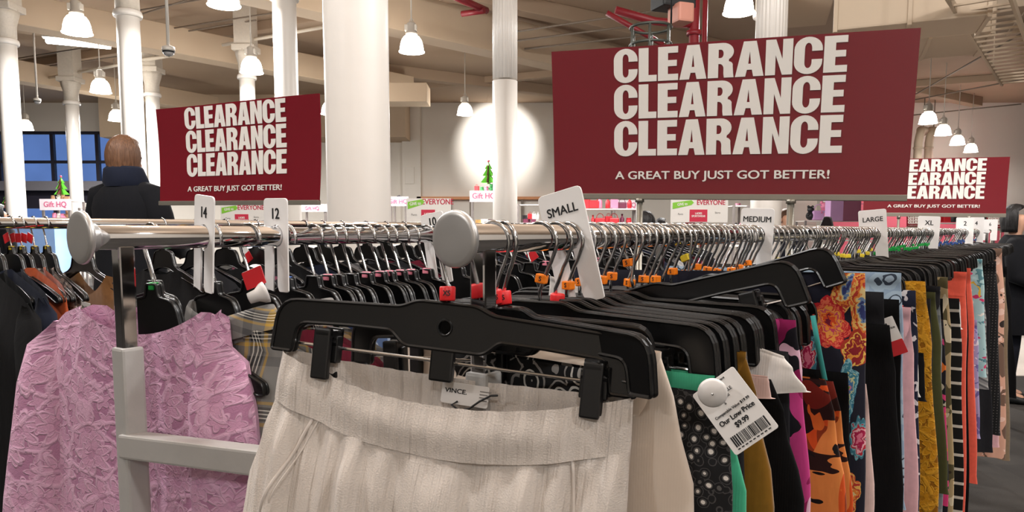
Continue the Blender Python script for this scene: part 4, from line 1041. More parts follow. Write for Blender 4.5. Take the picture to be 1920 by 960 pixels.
# ---- left rail
sL = s_for(RB, 268)
lh = top_hanger(RB, .083, 'black top hanger with green ring holding the lilac lace jacket nearest the camera', None, M_GREEN, yaw=R(14)); lh.scale = (.75, 1, 1); lh.location += NV*-.03
make_top('lace_jacket', 'lilac lace jacket hanging nearest the camera behind the grey upright', 'jacket', RB, .082, M_LACE, nw=.092, peak=-.078, dipf=.028, slope=.32, sh=.145, body=.165, asy=.03, length=.62, th=.018, yaw=R(14), seed=3, dx=-.042, sl=.5, sleeve_out=.055, hemw=.20)
nh = top_hanger(RB, .108, 'black top hanger right behind the lilac lace jacket on the left rail', None, None, yaw=R(13)); nh.scale = (.75, 1, 1); nh.location += NV*-.075
make_top('navy_jacket', 'dark navy jacket showing left of the lilac lace jacket', 'jacket', RB, .108, C_NAVY, peak=-.105, sh=.20, body=.22, length=.7, th=.02, seed=5, dx=-.085, yaw=R(13), sleeve_out=.07, slope=.45)
make_top('plaid_jacket', 'grey plaid jacket with yellow lines right of the lilac lace jacket', 'jacket', RB, .138, M_PLAID, nw=.06, peak=-.098, dipf=.01, slope=.36, sh=.20, body=.225, length=.62, th=.034, collar=True, yaw=R(8), seed=7, dx=.03, sleeve_out=.05, amp=1.6)
top_hanger(RB, .138, 'black top hanger holding the nearer grey plaid jacket', None, None, yaw=R(8)).scale = (.75, 1, 1)
top_hanger(RB, .185, 'black top hanger with blush ring behind the nearer plaid jacket', None, M_PINK, yaw=R(6))
make_top('velvet_top', 'maroon velvet top between the two plaid jackets', 'top', RB, .185, C_MAROON, peak=-.100, yaw=R(6), sh=.19, body=.2, length=.6, th=.018, seed=9, dx=.03)
make_top('plaid_jacket', 'second grey plaid jacket behind the maroon velvet top', 'jacket', RB, .232, M_PLAID, nw=.06, peak=-.098, dipf=.01, slope=.34, sh=.20, body=.22, length=.6, th=.03, collar=True, yaw=R(2), seed=17, dx=.02)
top_hanger(RB, .236, 'black top hanger with cobalt ring at the size 12 divider', None, M_COBALT, yaw=R(3))
make_top('denim_shirt', 'blue denim print shirt beside the second plaid jacket', 'shirt', RB, .275, C_DENIM, peak=-.10, slope=.36, sh=.20, body=.21, length=.6, th=.018, seed=19, dx=.02)
top_hanger(RB, .278, 'black top hanger holding the denim print shirt', None, None)
make_top('lace_jacket', 'second lilac lace jacket farther back on the left rail above the ivory skirt', 'jacket', RB, .315, M_LACE, peak=-.10, slope=.34, sh=.19, body=.20, length=.6, th=.02, seed=21, dx=.03)
tag('large red clearance card standing out of the left rail by the size 12 divider', P(476, 521, .80), Euler((0, R(-20), R(-20))), (.027, .02), .99)
p = P(482, 554, .79); e = empty('security_tag', p, R(30), 'white plastic security tag below the red clearance card', 'security tag')
bm = bmesh.new(); lathe(bm, [(.0001, -.010), (.006, -.009), (.007, 0), (.011, .006), (.012, .010), (.0001, .012)], 24); me = bm_me(bm); me.transform(Matrix.Rotation(R(70), 4, 'Y')); link('shell', me, plain('white_tag_plastic', (214, 211, 208), .45), e)
specs = [(.34, 'amber_top', 'amber yellow top farther back on the left rail', C_YEL), (.37, 'striped_top', 'black and white barred top behind the amber yellow top', P_STRIPE), (.405, 'denim_jacket', 'frayed blue denim jacket near the middle of the left rail', C_DENIM), (.44, 'knit_top', 'charcoal knit top near the size 10 divider', C_CHAR),
         (.475, 'plaid_jacket', 'third grey plaid jacket near the size 10 divider', M_PLAID), (.54, 'blouse', 'magenta blouse past the size 10 divider', P_MAG), (.60, 'knit_top', 'black knit top past the size 10 divider', C_BLACK), (.68, 'blouse', 'dark floral blouse past the size 10 divider', P_DKFL), (.78, 'blouse', 'white blouse far along the left rail', C_WHITE), (.9, 'knit_top', 'maroon top far along the left rail', C_MAROON), (1.05, 'knit_top', 'black knit top at the far end of the left rail', C_BLACK), (1.2, 'knit_top', 'navy top at the far end of the left rail', C_NAVY)]
for i, (s, n, lab, m) in enumerate(specs):
    make_top(n, lab, 'top', RB, s, m, peak=-.115, sh=.19, body=.2, length=.6, th=.014, seed=40+i, sleeves=i < 8, slope=.4)
rr = random.Random(8); s = .30; BT = None
while s < 1.25:
    if abs(s-s_for(RB, 815)) > .012 and not .60 < s < .64:
        if BT is None: BT = make_top('top', 'black top among the hangers along the left rail', 'top', RB, s, C_BLACK, peak=-.105, sh=.19, body=.2, length=.6, th=.012, seed=77, sleeves=False, group='black tops along the left rail')
        else: q = copy_tree(BT); q.location = RB+D*s
        top_hanger(RB, s, 'black top hanger with pink ring between the 12 and 10 dividers' if s < .5 else 'black top hanger beyond the size 10 divider', 'hangers between the 12 and 10 dividers' if s < .5 else 'hangers beyond the size 10 divider', M_PINK if rr.random() < .55 else None, yaw=R(rr.uniform(-4, 4)))
    s += .024*rr.uniform(.7, 1.4) if s < .5 else .05
# ---- rack behind
def back_hanger(s, lab, grp=None, ring=None, **k): return top_hanger(RC, s, lab, grp, ring, **k)
bk = [(-.055, 'coat', 'black wool coat at the left edge, nearest on the rack behind', C_BLACK, dict(nw=.05, peak=-.094, sh=.215, body=.24, th=.04, length=.95, sleeve_out=.05, dx=.06)),
      (-.01, 'coat', 'dark navy coat behind the black wool coat at the left edge', C_NAVY, dict(nw=.06, peak=-.094, sh=.21, body=.225, th=.03, length=.9, dx=.07)),
      (.02, 'shirt', 'lavender shirt collar behind the dark coats', C_LAV, dict(peak=-.10, sh=.19, th=.012)),
      (.04, 'blouse', 'rust satin blouse on the rack behind', C_RUST, dict(peak=-.093, sh=.21, body=.24, th=.024, dx=.045)),
      (.065, 'blouse', 'brown animal print blouse beside the rust satin blouse', P_ANIM, dict(peak=-.095, sh=.22, body=.24, th=.016, dx=.05)),
      (.09, 'blouse', 'second animal print blouse in front of the camel top', P_ANIM, dict(peak=-.095, sh=.225, body=.25, th=.018, dx=.06))]
for i, (s, n, lab, m, kw) in enumerate(bk):
    kk = dict(length=.65, slope=.36, seed=70+i, th=.02); kk.update(kw); kk['dx'] = w_for(RC, s, (84, 112, 58, 138, 152, 163)[i], (560, 600, 520, 600, 600, 600)[i])-kk.get('body', .2)-(.03 if i < 2 else 0); kk['sleeves'] = i < 2; make_top(n, lab, n, RC, s, m, **kk)
    back_hanger(s, 'black top hanger with yellow ring at the left edge of the picture', 'hangers with yellow rings at the left edge', M_YELLOW, yaw=R(random.uniform(-3, 3)))
for i in range(5): tag('red ticket dangling under the rail at the left edge', P(12+i*11, 446, 1.62), Euler((0, R(10*i-20), R(-30))), (.022, .02), .99, group='red tickets at the left edge')
ct = make_top('camel_top', 'camel brown top facing the camera with white neck label, left of the chrome post', 'top', RC, .17, C_BROWN, nw=.105, peak=-.115, dipf=.05, sh=.21, body=.24, th=.02, slope=.4, seed=81, dx=.03)
back_hanger(.165, 'black top hanger holding the camel brown top', None, None)
lb = link('neck_label', stand(curve_me([rrect(-.034, -.012, .034, .012, .002)], .0008, .0003)), M_LABEL, ct, loc=(.01, -.027, -.19), rot=(0, R(5), 0)); lb['label'] = 'white neck label with small script'
link('care_label', stand(curve_me([rrect(-.014, -.018, .014, .018, .002)], .0008, .0003)), plain('grey_label', (190, 186, 180), .7), ct, loc=(.013, -.0275, -.222))
link('script', tubeme([(-.022+.0011*k, 0, .003*math.sin(k*1.1)+.0015*math.sin(k*.4)) for k in range(41)], .0006, 6), plain('grey_print', (120, 116, 112), .7), ct, loc=(.01, -.0288, -.19), rot=(0, R(5), 0))
mats = [C_BLACK, C_CHAR, C_BLACK, P_DKFL, C_BLACK, C_NAVY, C_BLACK, P_GCHK, C_BLACK, C_CHAR, C_MAROON, C_BLACK]
proto = {}
s = .36; i = 0; rr = random.Random(21)
while s < 3.6:
    m = mats[i % len(mats)]
    lab = {'black_knit': 'black', 'charcoal_cloth': 'charcoal', 'dark_floral': 'dark floral', 'navy_wool': 'navy', 'grey_check': 'grey checked', 'maroon_velvet': 'maroon'}[m.name]
    lab2 = f'{lab} top on the rack behind, seen under the left rail'
    if m.name not in proto: e = make_top('top', lab2, 'top', RC, s, m, peak=-.115, sh=.2, body=.23, length=.75, th=.03, seed=90+i, group=f'{lab} tops on the rack behind'); proto[m.name] = e
    else:
        e = copy_tree(proto[m.name]); e.location = RC+D*s; e.rotation_euler = (0, 0, RZ+R(rr.uniform(-5, 5)))
    back_hanger(s, 'black top hanger on the rack behind, seen under the left rail', 'hangers on the rack behind', M_YELLOW if i % 4 == 1 else (M_BLUE if i % 4 == 3 else None), yaw=R(rr.uniform(-4, 4)))
    s += .085*rr.uniform(.8, 1.2); i += 1
for u, v in ((312, 482), (462, 478), (1395-400, 475)): tag('small red ticket hanging on the rack behind', P(u, v, 2.1), Euler((0, R(-35), R(-25))), (.03, .045), .6, group='red tickets on the rack behind')
# far right: clothes on a further rack
e4 = empty('clothes_rack', RD, RZ, 'far chrome clothes rack at the right edge', 'clothes rack')
link('rail', rail_mesh(1.6, RR), M_CHROME, e4); rack_end(e4, .03, (0,)); rack_end(e4, 1.55, (0,))
for i, (s, n, lab, m, L_) in enumerate(((.1, 'cardigan', 'long grey-beige cardigan at the right edge', C_GREYB, .9), (.22, 'top', 'black top at the right edge beside the grey-beige cardigan', C_BLACK, .6), (.4, 'dress', 'mid blue dress at the right edge', C_BLUE, 1.0), (.6, 'top', 'black top farthest at the right edge', C_BLACK, .8))):
    make_top(n, lab, n, RD, s, m, peak=-.1, sh=.19, body=.2, length=L_, th=.04, seed=120+i, sleeves=False)
    top_hanger(RD, s, 'black top hanger at the right edge of the picture', 'hangers at the right edge')

# ------------------------------------------------------------------ clearance signs
def glyph(ch):
    S, h = .27, .19; arc = lambda cx, cy, rx, ry, a0, a1, n=10: [(cx+rx*math.cos(R(a0+(a1-a0)*k/n)), cy+ry*math.sin(R(a0+(a1-a0)*k/n))) for k in range(n+1)]
    if ch == 'L': return .50, [[(0, 0), (.50, 0), (.50, h), (S, h), (S, 1), (0, 1)]]
    if ch == 'E': return .55, [[(0, 0), (.55, 0), (.55, h), (S, h), (S, .42), (.51, .42), (.51, .60), (S, .60), (S, 1-h), (.54, 1-h), (.54, 1), (0, 1)]]
    if ch == 'A': return .72, [[(0, 0), (.26, 0), (.298, .19), (.422, .19), (.46, 0), (.72, 0), (.52, 1), (.2, 1)], [(.325, .36), (.36, .72), (.395, .36)]]
    if ch == 'N': return .66, [[(0, 0), (.245, 0), (.245, .56), (.415, 0), (.66, 0), (.66, 1), (.415, 1), (.415, .44), (.245, 1), (0, 1)]]
    if ch == 'R': return .67, [[(0, 0), (S, 0), (S, .40)]+arc(.30, .26, .105, .14, 90, 0, 5)+[(.405, .12), (.42, 0), (.67, 0), (.655, .10), (.64, .30)]+arc(.50, .36, .14, .11, -10, 75, 5)+arc(.38, .74, .28, .26, -55, 90, 10)+[(0, 1)],
                               [(S, .57)]+arc(.33, .69, .07, .12, -90, 90, 8)+[(S, .81)]]
    if ch == 'C': return .67, [[(.67, .62)]+arc(.335, .68, .335, .335, 0, 180, 14)+arc(.335, .32, .335, .335, 180, 360, 14)+[(.67, .39), (.42, .39)]+arc(.335, .30, .085, .15, 360, 180, 8)+arc(.335, .70, .085, .15, 180, 0, 8)+[(.42, .62)]]
def word_mesh(w, ext=.0005, gap=.035):
    me_parts = []; x = 0
    for ch in w:
        aw, sp = glyph(ch); m = curve_me([[(x+a, b) for a, b in s] for s in sp], ext); me_parts.append((m, 0)); x += aw+gap
    return join_me(me_parts), x-gap
WORD, WORDW = word_mesh('CLEARANCE')
SLOG = text_me('A GREAT BUY JUST GOT BETTER!', 1, .012, 1.0, .0005, 'LEFT')
sx_ = [v.co.x for v in SLOG.vertices]; sy_ = [v.co.y for v in SLOG.vertices]; SB = (min(sx_), max(sx_), min(sy_), max(sy_))
def clearance_sign(label, tl, tr, br, bl, poles, tx=(.19, .83), curl=0.0, holder=.011, poleto=.03, rows=((.016, .238), (.256, .483), (.50, .735)), slog=(.84, .912)):
    o = (bl+br)/2; W_ = ((br-bl).length+(tr-tl).length)/2; H_ = ((tl-bl).length+(tr-br).length)/2
    ex = (br-bl).normalized(); ez0 = ((tl-bl)+(tr-br)).normalized(); ny = ez0.cross(ex).normalized()   # away from the viewer
    if ny.y < 0: ny = -ny
    e = empty('clearance_sign', o, 0, label, 'sign')
    def at(s, t, dpt=0):          # s from the left, t from the top, depth along the board's normal
        p = tl*(1-s)*(1-t)+tr*s*(1-t)+br*s*t+bl*(1-s)*t
        return p-o+ny*(dpt+curl*math.sin(PI*t)*(.3+.7*abs(2*s-1))+curl*.6*math.sin(2*PI*s))
    bm = bmesh.new(); n, m = 24, 12; f = [[bm.verts.new(at(i/n, j/m, 0)) for i in range(n+1)] for j in range(m+1)]; b = [[bm.verts.new(at(i/n, j/m, .004)) for i in range(n+1)] for j in range(m+1)]
    for j in range(m):
        for i in range(n):
            q = bm.faces.new((f[j][i], f[j+1][i], f[j+1][i+1], f[j][i+1])); q.smooth = True
            q = bm.faces.new((b[j][i], b[j][i+1], b[j+1][i+1], b[j+1][i])); q.smooth = True
    f = [[bm.verts.new(v.co) for v in r_] for r_ in f]; b = [[bm.verts.new(v.co) for v in r_] for r_ in b]
    ed = [f[0][i] for i in range(n+1)]+[f[j][n] for j in range(1, m+1)]+[f[m][i] for i in range(n-1, -1, -1)]+[f[j][0] for j in range(m-1, 0, -1)]
    eb = [b[0][i] for i in range(n+1)]+[b[j][n] for j in range(1, m+1)]+[b[m][i] for i in range(n-1, -1, -1)]+[b[j][0] for j in range(m-1, 0, -1)]
    for k in range(len(ed)):
        q = bm.faces.new((ed[k], ed[(k+1) % len(ed)], eb[(k+1) % len(ed)], eb[k])); q.material_index = 1
    bmesh.ops.delete(bm, geom=[v for v in bm.verts if not v.link_faces], context='VERTS')
    link('card', bm_me(bm), [M_SIGNRED, M_SIGNW], e)
    for (t0, t1) in rows:
        me = WORD.copy()
        for v in me.vertices: v.co = at(tx[0]+(tx[1]-tx[0])*v.co.x/WORDW, t1+(t0-t1)*v.co.y, -.0009-v.co.z)
        link('headline', me, M_SIGNW, e)
    me = SLOG.copy()
    for v in me.vertices: v.co = at(tx[0]+.003+(tx[1]-tx[0]-.03)*(v.co.x-SB[0])/(SB[1]-SB[0]), slog[1]+(slog[0]-slog[1])*(v.co.y-SB[2])/(SB[3]-SB[2]), -.0009-v.co.z)
    link('slogan', me, M_SIGNW, e)
    a, c = at(-.004, 1, .002), at(1.0, 1, .002); M = Matrix.Translation(a) @ Matrix(((ex.x, ny.x, ez0.x, 0), (ex.y, ny.y, ez0.y, 0), (ex.z, ny.z, ez0.z, 0), (0, 0, 0, 1)))
    bm = bmesh.new(); box(bm, 0, -.006, -holder, (c-a).length, .006, .0015, .001, 0, M); link('channel', bm_me(bm), M_FRAME, e)
    for s in poles:
        q = at(s, 1, .002); bm = bmesh.new(); tube(bm, [(q.x, q.y, q.z-holder*.8), (q.x, q.y, poleto-o.z)], .0065, 12); tube(bm, [(q.x, q.y, q.z-holder*.8), (q.x, q.y, q.z-holder*1.6)], .009, 12); link('pole', bm_me(bm), M_FRAME, e)
    bm = bmesh.new()
    q0, q1 = at(poles[0], 1, .002), at(poles[-1], 1, .002); mid = (q0+q1)/2
    box(bm, mid.x-.16, mid.y-.12, poleto-o.z-.03, mid.x+.16, mid.y+.12, poleto-o.z, .004); link('base_plate', bm_me(bm), M_FRAME, e)
    return e
zl, zr = 1.55, 1.30
clearance_sign('largest red clearance sign, right of centre, standing above the right rail', P(1034, 97, zl), P(1727, 52, zr), P(1701, 367, zr), P(1040, 364, zl), (.274, .708), (.195, .832), 0.002, .0095)
zl, zr = 2.37, 2.08
clearance_sign('bent red clearance sign on the left, in front of the person in the black coat', P(292, 205, zl), P(598, 175, zr), P(598, 376, zr), P(300, 378, zl), (.28, .72), (.186, .82), .006, .012)
zl, zr = 4.0, 3.85
clearance_sign('smaller red clearance sign on the right, half hidden by the largest one', P(1626, 299, zl), P(1894, 294, zr), P(1886, 401, zr), P(1618, 399, zl), (.26, .75), (.17, .845), .004, .018)
zl, zr = 9.0, 9.0
clearance_sign('tiny distant clearance sign behind the XL divider', P(1700, 404, zl), P(1748, 404, zr), P(1748, 425, zr), P(1700, 425, zl), (.26, .75), (.05, .9), 0, .03)
clearance_sign('tiny distant clearance sign beside the person in black at the right edge', P(1850, 404, zl), P(1888, 402, zr), P(1886, 428, zr), P(1850, 428, zl), (.26, .75), (.05, .9), 0, .03)
#SECTION5
# ------------------------------------------------------------------ people
M_SKIN = plain('skin', (206, 158, 132), .6, 0, .04); M_COAT = fabric('black_coat_wool', (20, 21, 25), .95, 600, .3); M_TROU = fabric('dark_trousers', (30, 32, 42), .9, 700, .3)
def hair_mat(name, c, c2):
    if name in MATS: return MATS[name]
    k = NT(name); n = k.noise(k.map(k.obj(), (60, 60, 5)), 2, 3).outputs[0]; k.bump(n, .6, .01); MATS[name] = k.out(k.mix(n, lin(c), lin(c2)), .5, 0, .4); return MATS[name]
H_AUB = hair_mat('auburn_hair', (52, 32, 22), (138, 98, 70)); H_BLK = hair_mat('black_hair', (14, 13, 14), (36, 34, 34)); H_BRN = hair_mat('brown_hair', (62, 42, 32), (112, 84, 66))
def skin_body(e, H, pose_r, pose_l):
    s = H/1.7
    V = [((0, 0, .92), .13, .10), ((0, 0, 1.12), .125, .09), ((0, 0, 1.32), .15, .10), ((0, .005, 1.43), .06, .055), ((0, .0, 1.50), .05, .05), ((0, -.01, 1.58), .078, .09), ((0, -.005, 1.66), .07, .085),
         ((-.17, 0, 1.37), .055, .055), ((.17, 0, 1.37), .055, .055), ((-.085, 0, .86), .085, .085), ((.085, 0, .86), .085, .085), ((-.095, -.01, .47), .055, .055), ((.095, -.01, .47), .055, .055), ((-.1, .02, .09), .04, .04), ((.1, .02, .09), .04, .04), ((-.1, -.13, .04), .04, .03), ((.1, -.13, .04), .04, .03)]
    E = [(0, 1), (1, 2), (2, 3), (3, 4), (4, 5), (5, 6), (2, 7), (2, 8), (0, 9), (0, 10), (9, 11), (10, 12), (11, 13), (12, 14), (13, 15), (14, 16)]
    for root, pose in ((7, pose_l), (8, pose_r)):
        prev = root
        for k, p in enumerate(pose):
            V.append((p, (.042, .032, .028)[k], (.042, .032, .02)[k])); E.append((prev, len(V)-1)); prev = len(V)-1
        w = Vector(pose[1]); hd = Vector(pose[2]); dr = (hd-w).normalized(); side = dr.cross(Vector((0, 1, 0))); side = side.normalized() if side.length > .1 else Vector((1, 0, 0))
        palm = prev
        for f in range(5):
            o = (f-1.5)*.019 if f < 4 else -.05
            a = hd+dr*(.035 if f < 4 else 0)+side*o; ln = (.055, .065, .06, .048, .045)[f]
            b = a+dr*ln+Vector((0, -.012, 0)); V += [(a, .010, .010), (b, .008, .008)]; n = len(V); E += [(palm, n-2), (n-2, n-1)]
    me = bpy.data.meshes.new('body'); me.from_pydata([Vector(v[0])*s for v in V], E, [])
    o = bpy.data.objects.new('tmp', me); COL.objects.link(o); md = o.modifiers.new('skin', 'SKIN')
    for i, d in enumerate(me.skin_vertices[0].data): d.radius = (V[i][1]*s, V[i][2]*s); d.use_root = i == 0
    sb = o.modifiers.new('sub', 'SUBSURF'); sb.levels = 2; sb.render_levels = 2
    dg = bpy.context.evaluated_depsgraph_get(); dg.update(); out = bpy.data.meshes.new_from_object(o.evaluated_get(dg)); bpy.data.objects.remove(o)
    return link('body', out, M_SKIN, e, True)
def loft(name, e, secs, mat, seg=36, noise=0, seed=1, close=True):
    "cross-sections (centre, rx, ry)"
    rr = random.Random(seed); ph = rr.uniform(0, 6); bm = bmesh.new(); uvl = bm.loops.layers.uv.new('UVMap'); rings = []
    for j, (c, rx, ry) in enumerate(secs):
        rings.append([bm.verts.new((c[0]+rx*math.cos(a)*(1+noise*math.sin(5*a+ph+j)), c[1]+ry*math.sin(a)*(1+noise*math.sin(4*a+ph-j)), c[2])) for a in [2*PI*k/seg for k in range(seg)]])
    for j in range(len(rings)-1):
        for k in range(seg):
            kk = (k+1) % seg; f = bm.faces.new((rings[j][k], rings[j][kk], rings[j+1][kk], rings[j+1][k])); f.smooth = True
            for lp in f.loops: lp[uvl].uv = (lp.vert.co.x+lp.vert.co.y, lp.vert.co.z)
    if close: bm.faces.new(rings[-1])
    me = bm_me(bm); o = link(name, me, mat, e); md = None
    return o
def limb_cloth(name, e, pts, rad, mat):
    bm = bmesh.new(); uvl = bm.loops.layers.uv.new('UVMap'); tube(bm, pts, rad, 20)
    for f in bm.faces:
        for lp in f.loops: lp[uvl].uv = (lp.vert.co.x+lp.vert.co.y, lp.vert.co.z)
    return link(name, bm_me(bm), mat, e)
def person(label, loc, rz, H, hair, coat, arms, long_hair=True, collar=None, bag=False, face=True):
    e = empty('person', loc, rz, label, 'person'); s = H/1.7
    S = lambda p: Vector(p)*s
    skin_body(e, H, arms[0], arms[1])
    sec = [((0, 0, .62), .25, .19), ((0, 0, .8), .235, .17), ((0, 0, 1.0), .215, .15), ((0, 0, 1.18), .215, .15), ((0, 0, 1.3), .225, .15), ((0, .002, 1.37), .21, .135), ((0, .005, 1.42), .16, .11), ((0, .008, 1.46), .10, .085), ((0, .008, 1.475), .075, .07)]
    loft('coat', e, [((c[0]*s, c[1]*s, c[2]*s), a*s, b*s) for c, a, b in sec], coat, 40, .012)
    for sg, ar in ((1, arms[0]), (-1, arms[1])):
        sh = (sg*.17, .0, 1.375); pts = [(sg*.11, 0, 1.39), sh, tuple((Vector(sh)+Vector(ar[0]))/2), ar[0], tuple((Vector(ar[0])+Vector(ar[1]))/2), ar[1]]
        limb_cloth('coat_sleeve', e, [S(p) for p in pts], [.075*s, .086*s, .08*s, .068*s, .06*s, .052*s], coat)
    for sg in (1, -1): limb_cloth('trouser_leg', e, [S((sg*.085, 0, .9)), S((sg*.092, -.005, .5)), S((sg*.1, .015, .1))], [.1*s, .075*s, .06*s], M_TROU)
    for sg in (1, -1):
        bm = bmesh.new(); loftp = []
        for (y, rx, rz_) in ((.075, .02, .03), (.05, .04, .045), (-.02, .043, .05), (-.1, .048, .035), (-.16, .04, .026), (-.185, .012, .012)):
            loftp.append([bm.verts.new(((sg*.1+rx*math.cos(a))*s, y*s, (.002+rz_+rz_*math.sin(a))*s)) for a in [2*PI*k/16 for k in range(16)]])
        for j in range(5):
            for k in range(16): bm.faces.new((loftp[j][k], loftp[j][(k+1) % 16], loftp[j+1][(k+1) % 16], loftp[j+1][k])).smooth = True
        bm.faces.new(loftp[0][::-1]); bm.faces.new(loftp[-1]); link('shoe', bm_me(bm), M_DARK, e)
    if collar: loft('collar', e, [((c[0]*s, c[1]*s, c[2]*s), a*s, b*s) for c, a, b in (((0, .01, 1.43), .125, .105), ((0, .01, 1.46), .135, .115), ((.0, .015, 1.50), .122, .11), ((0, .018, 1.535), .112, .105), ((0, .015, 1.55), .10, .095), ((0, .01, 1.535), .085, .08))], collar, 36, .03, 3, False)
    # hair: cap over the skull, open at the face (-y)
    bm = bmesh.new(); rows = []; lo = 1.50 if long_hair else 1.56
    for j in range(13):
        t = j/12; z = 1.745-(1.745-lo)*t**1.5; dz = min(1, (1.745-z)/.125); q = math.sqrt(max(.0004, 1-(1-dz)**2))*(1-.12*max(0, t-.75)*4); row = []
        for k in range(40):
            a = 2*PI*k/40; wv = 1+.03*math.sin(9*a+3*t)+.02*math.sin(17*a+5*t)
            y = .008+.112*q*math.sin(a)*wv; lim = -.2+.19*min(1, max(0, t-.12)*4)
            row.append(bm.verts.new(Vector((.100*q*math.cos(a)*wv*(1-.15*max(0, t-.7)), max(y, lim), z-.02*max(0, math.sin(7*a))*max(0, t-.8)))*s))
        rows.append(row)
    for j in range(12):
        for k in range(40): bm.faces.new((rows[j][k], rows[j+1][k], rows[j+1][(k+1) % 40], rows[j][(k+1) % 40])).smooth = True
    bm.faces.new(rows[0]); bm.faces.new(rows[-1][::-1])
    me = bm_me(bm); o = link('hair', me, hair, e)
    # face
    bm = bmesh.new(); tube(bm, [S((0, -.098, 1.615)), S((0, -.112, 1.585)), S((0, -.122, 1.568)), S((0, -.10, 1.56))], [.006*s, .010*s, .013*s, .008*s], 10); link('nose', bm_me(bm), M_SKIN, e)
    for sg in (1, -1):
        bm = bmesh.new(); bmesh.ops.create_uvsphere(bm, u_segments=12, v_segments=8, radius=.011*s, matrix=Matrix.Translation(S((sg*.03, -.088, 1.612)))); link('eye', bm_me(bm), M_INK, e, True)
        bm = bmesh.new(); bmesh.ops.create_uvsphere(bm, u_segments=12, v_segments=8, radius=.03*s, matrix=Matrix.Translation(S((sg*.083, .0, 1.59))) @ Matrix.Diagonal((.35, .6, 1.1, 1))); link('ear', bm_me(bm), M_SKIN, e, True)
    link('mouth', tubeme([S((-.024, -.094, 1.535)), S((0, -.103, 1.533)), S((.024, -.094, 1.535))], .006*s, 8), plain('lips', (170, 96, 92), .5), e)
    return e
ARMS_DOWN = (((.25, 0, 1.12), (.255, -.05, .9), (.25, -.07, .82)), ((-.25, 0, 1.12), (-.255, -.05, .9), (-.25, -.07, .82)))
ARM_OUT = (((.30, -.08, 1.18), (.34, -.30, 1.10), (.34, -.38, 1.08)), ((-.26, .0, 1.12), (-.2, -.22, 1.04), (-.14, -.28, 1.04)))
Yp = 4.7; xp = P(236, 300, Yp).x
wo = person('person in a black coat with reddish brown hair, seen from behind on the left', (xp, Yp, 0), R(168), 1.76, H_AUB, M_COAT, ARM_OUT, True, C_NAVY)
person('person with black hair, only the head showing under the largest clearance sign', (P(1210, 400, 6.2).x, 6.2, 0), R(190), 1.34, H_BLK, M_COAT, ARMS_DOWN)
person('person with short dark hair in profile, right of the black-haired head', (P(1241, 405, 9.0).x, 9.0, 0), R(110), 1.33, H_BLK, M_COAT, ARMS_DOWN, False)
person('person with brown hair whose head shows right of the medium divider', (P(1474, 400, 8.4).x, 8.4, 0), R(20), 1.42, H_BRN, M_TROU, ARMS_DOWN, False)
person('person with black hair in a black coat at the right edge', (P(1905, 420, 5.2).x, 5.2, 0), R(60), 1.36, H_BLK, M_COAT, ARM_OUT, True)
person('person in a dark hat and coat at the far left edge', (P(-2, 400, 8.0).x, 8.0, 0), R(150), 1.46, H_BLK, M_COAT, ARMS_DOWN)

# ------------------------------------------------------------------ displays near the back wall
M_SHELF = plain('white_shelf', (222, 214, 206), .5); M_HEAD = plain('header_card', (236, 226, 230), .5); M_PINKTXT = plain('pink_print', (206, 92, 130), .5)
M_TREE = plain('green_felt_tree', (92, 190, 44), .7); M_TREED = plain('dark_red_felt_tree', (90, 42, 36), .7); M_BAUB = plain('pink_bauble', (226, 70, 96), .4)
def board_sign(label, u0, v0, u1, v1, Y, big=True):
    a, b = P(u0, v0, Y), P(u1, v1, Y); w, h = b.x-a.x, a.z-b.z
    e = empty('rack_topper_card', ((a.x+b.x)/2, Y, 0), 0, label, 'sign'); z0 = b.z
    link('card', boxme(-w/2, -.004, z0, w/2, .004, z0+h), M_SIGNW, e)
    me = stand(curve_me([[(-.47*w, .58*h), (-.47*w, .86*h), (-.14*w, .97*h), (-.10*w, .86*h), (-.14*w, .76*h)]], .001)); link('green_flash', me, plain('green_flash', (130, 198, 50), .5), e, loc=(0, -.006, z0))
    link('lettering', stand(text_me('GIVE to', h*.17, .02, .8, .0004)), M_SIGNW, e, loc=(-.30*w, -.0085, z0+h*.79), rot=(0, R(-5), 0))
    link('lettering', stand(text_me('EVERYONE', h*.30, .015, .85, .0004)), plain('crimson_print', (190, 40, 70), .5), e, loc=(.2*w, -.006, z0+h*.86))
    link('red_panel', boxme(-.17*w, -.008, z0+.03*h, .14*w, -.004, z0+.56*h), plain('crimson_panel', (200, 34, 66), .5), e)
    link('lettering', stand(text_me('LADIES\nSPORTSWEAR', h*.12, .02, .8, .0004)), M_SIGNW, e, loc=(-.015*w, -.0088, z0+h*.33))
    link('lettering', stand(text_me('Pants', h*.12, 0, .9, .0004)), plain('grey_print', (120, 116, 112), .7), e, loc=(-.33*w, -.006, z0+h*.36)); link('lettering', stand(text_me('Skirts', h*.12, 0, .9, .0004)), plain('grey_print', (120, 116, 112), .7), e, loc=(.32*w, -.006, z0+h*.42))
    link('pole', tubeme([(0, 0, .03), (0, 0, z0)], .012, 8), M_FRAME, e); link('base_plate', boxme(-.15, -.15, 0, .15, .15, .03, bev=.004), M_FRAME, e)
board_sign('white GIVE to EVERYONE card under the largest clearance sign', 1258, 374, 1364, 417, 7.3)
board_sign('white GIVE to EVERYONE card between the 14 and 12 dividers', 413, 384, 496, 424, 8.2)
board_sign('white GIVE to EVERYONE card behind the size 10 divider', 762, 372, 846, 420, 8.0)
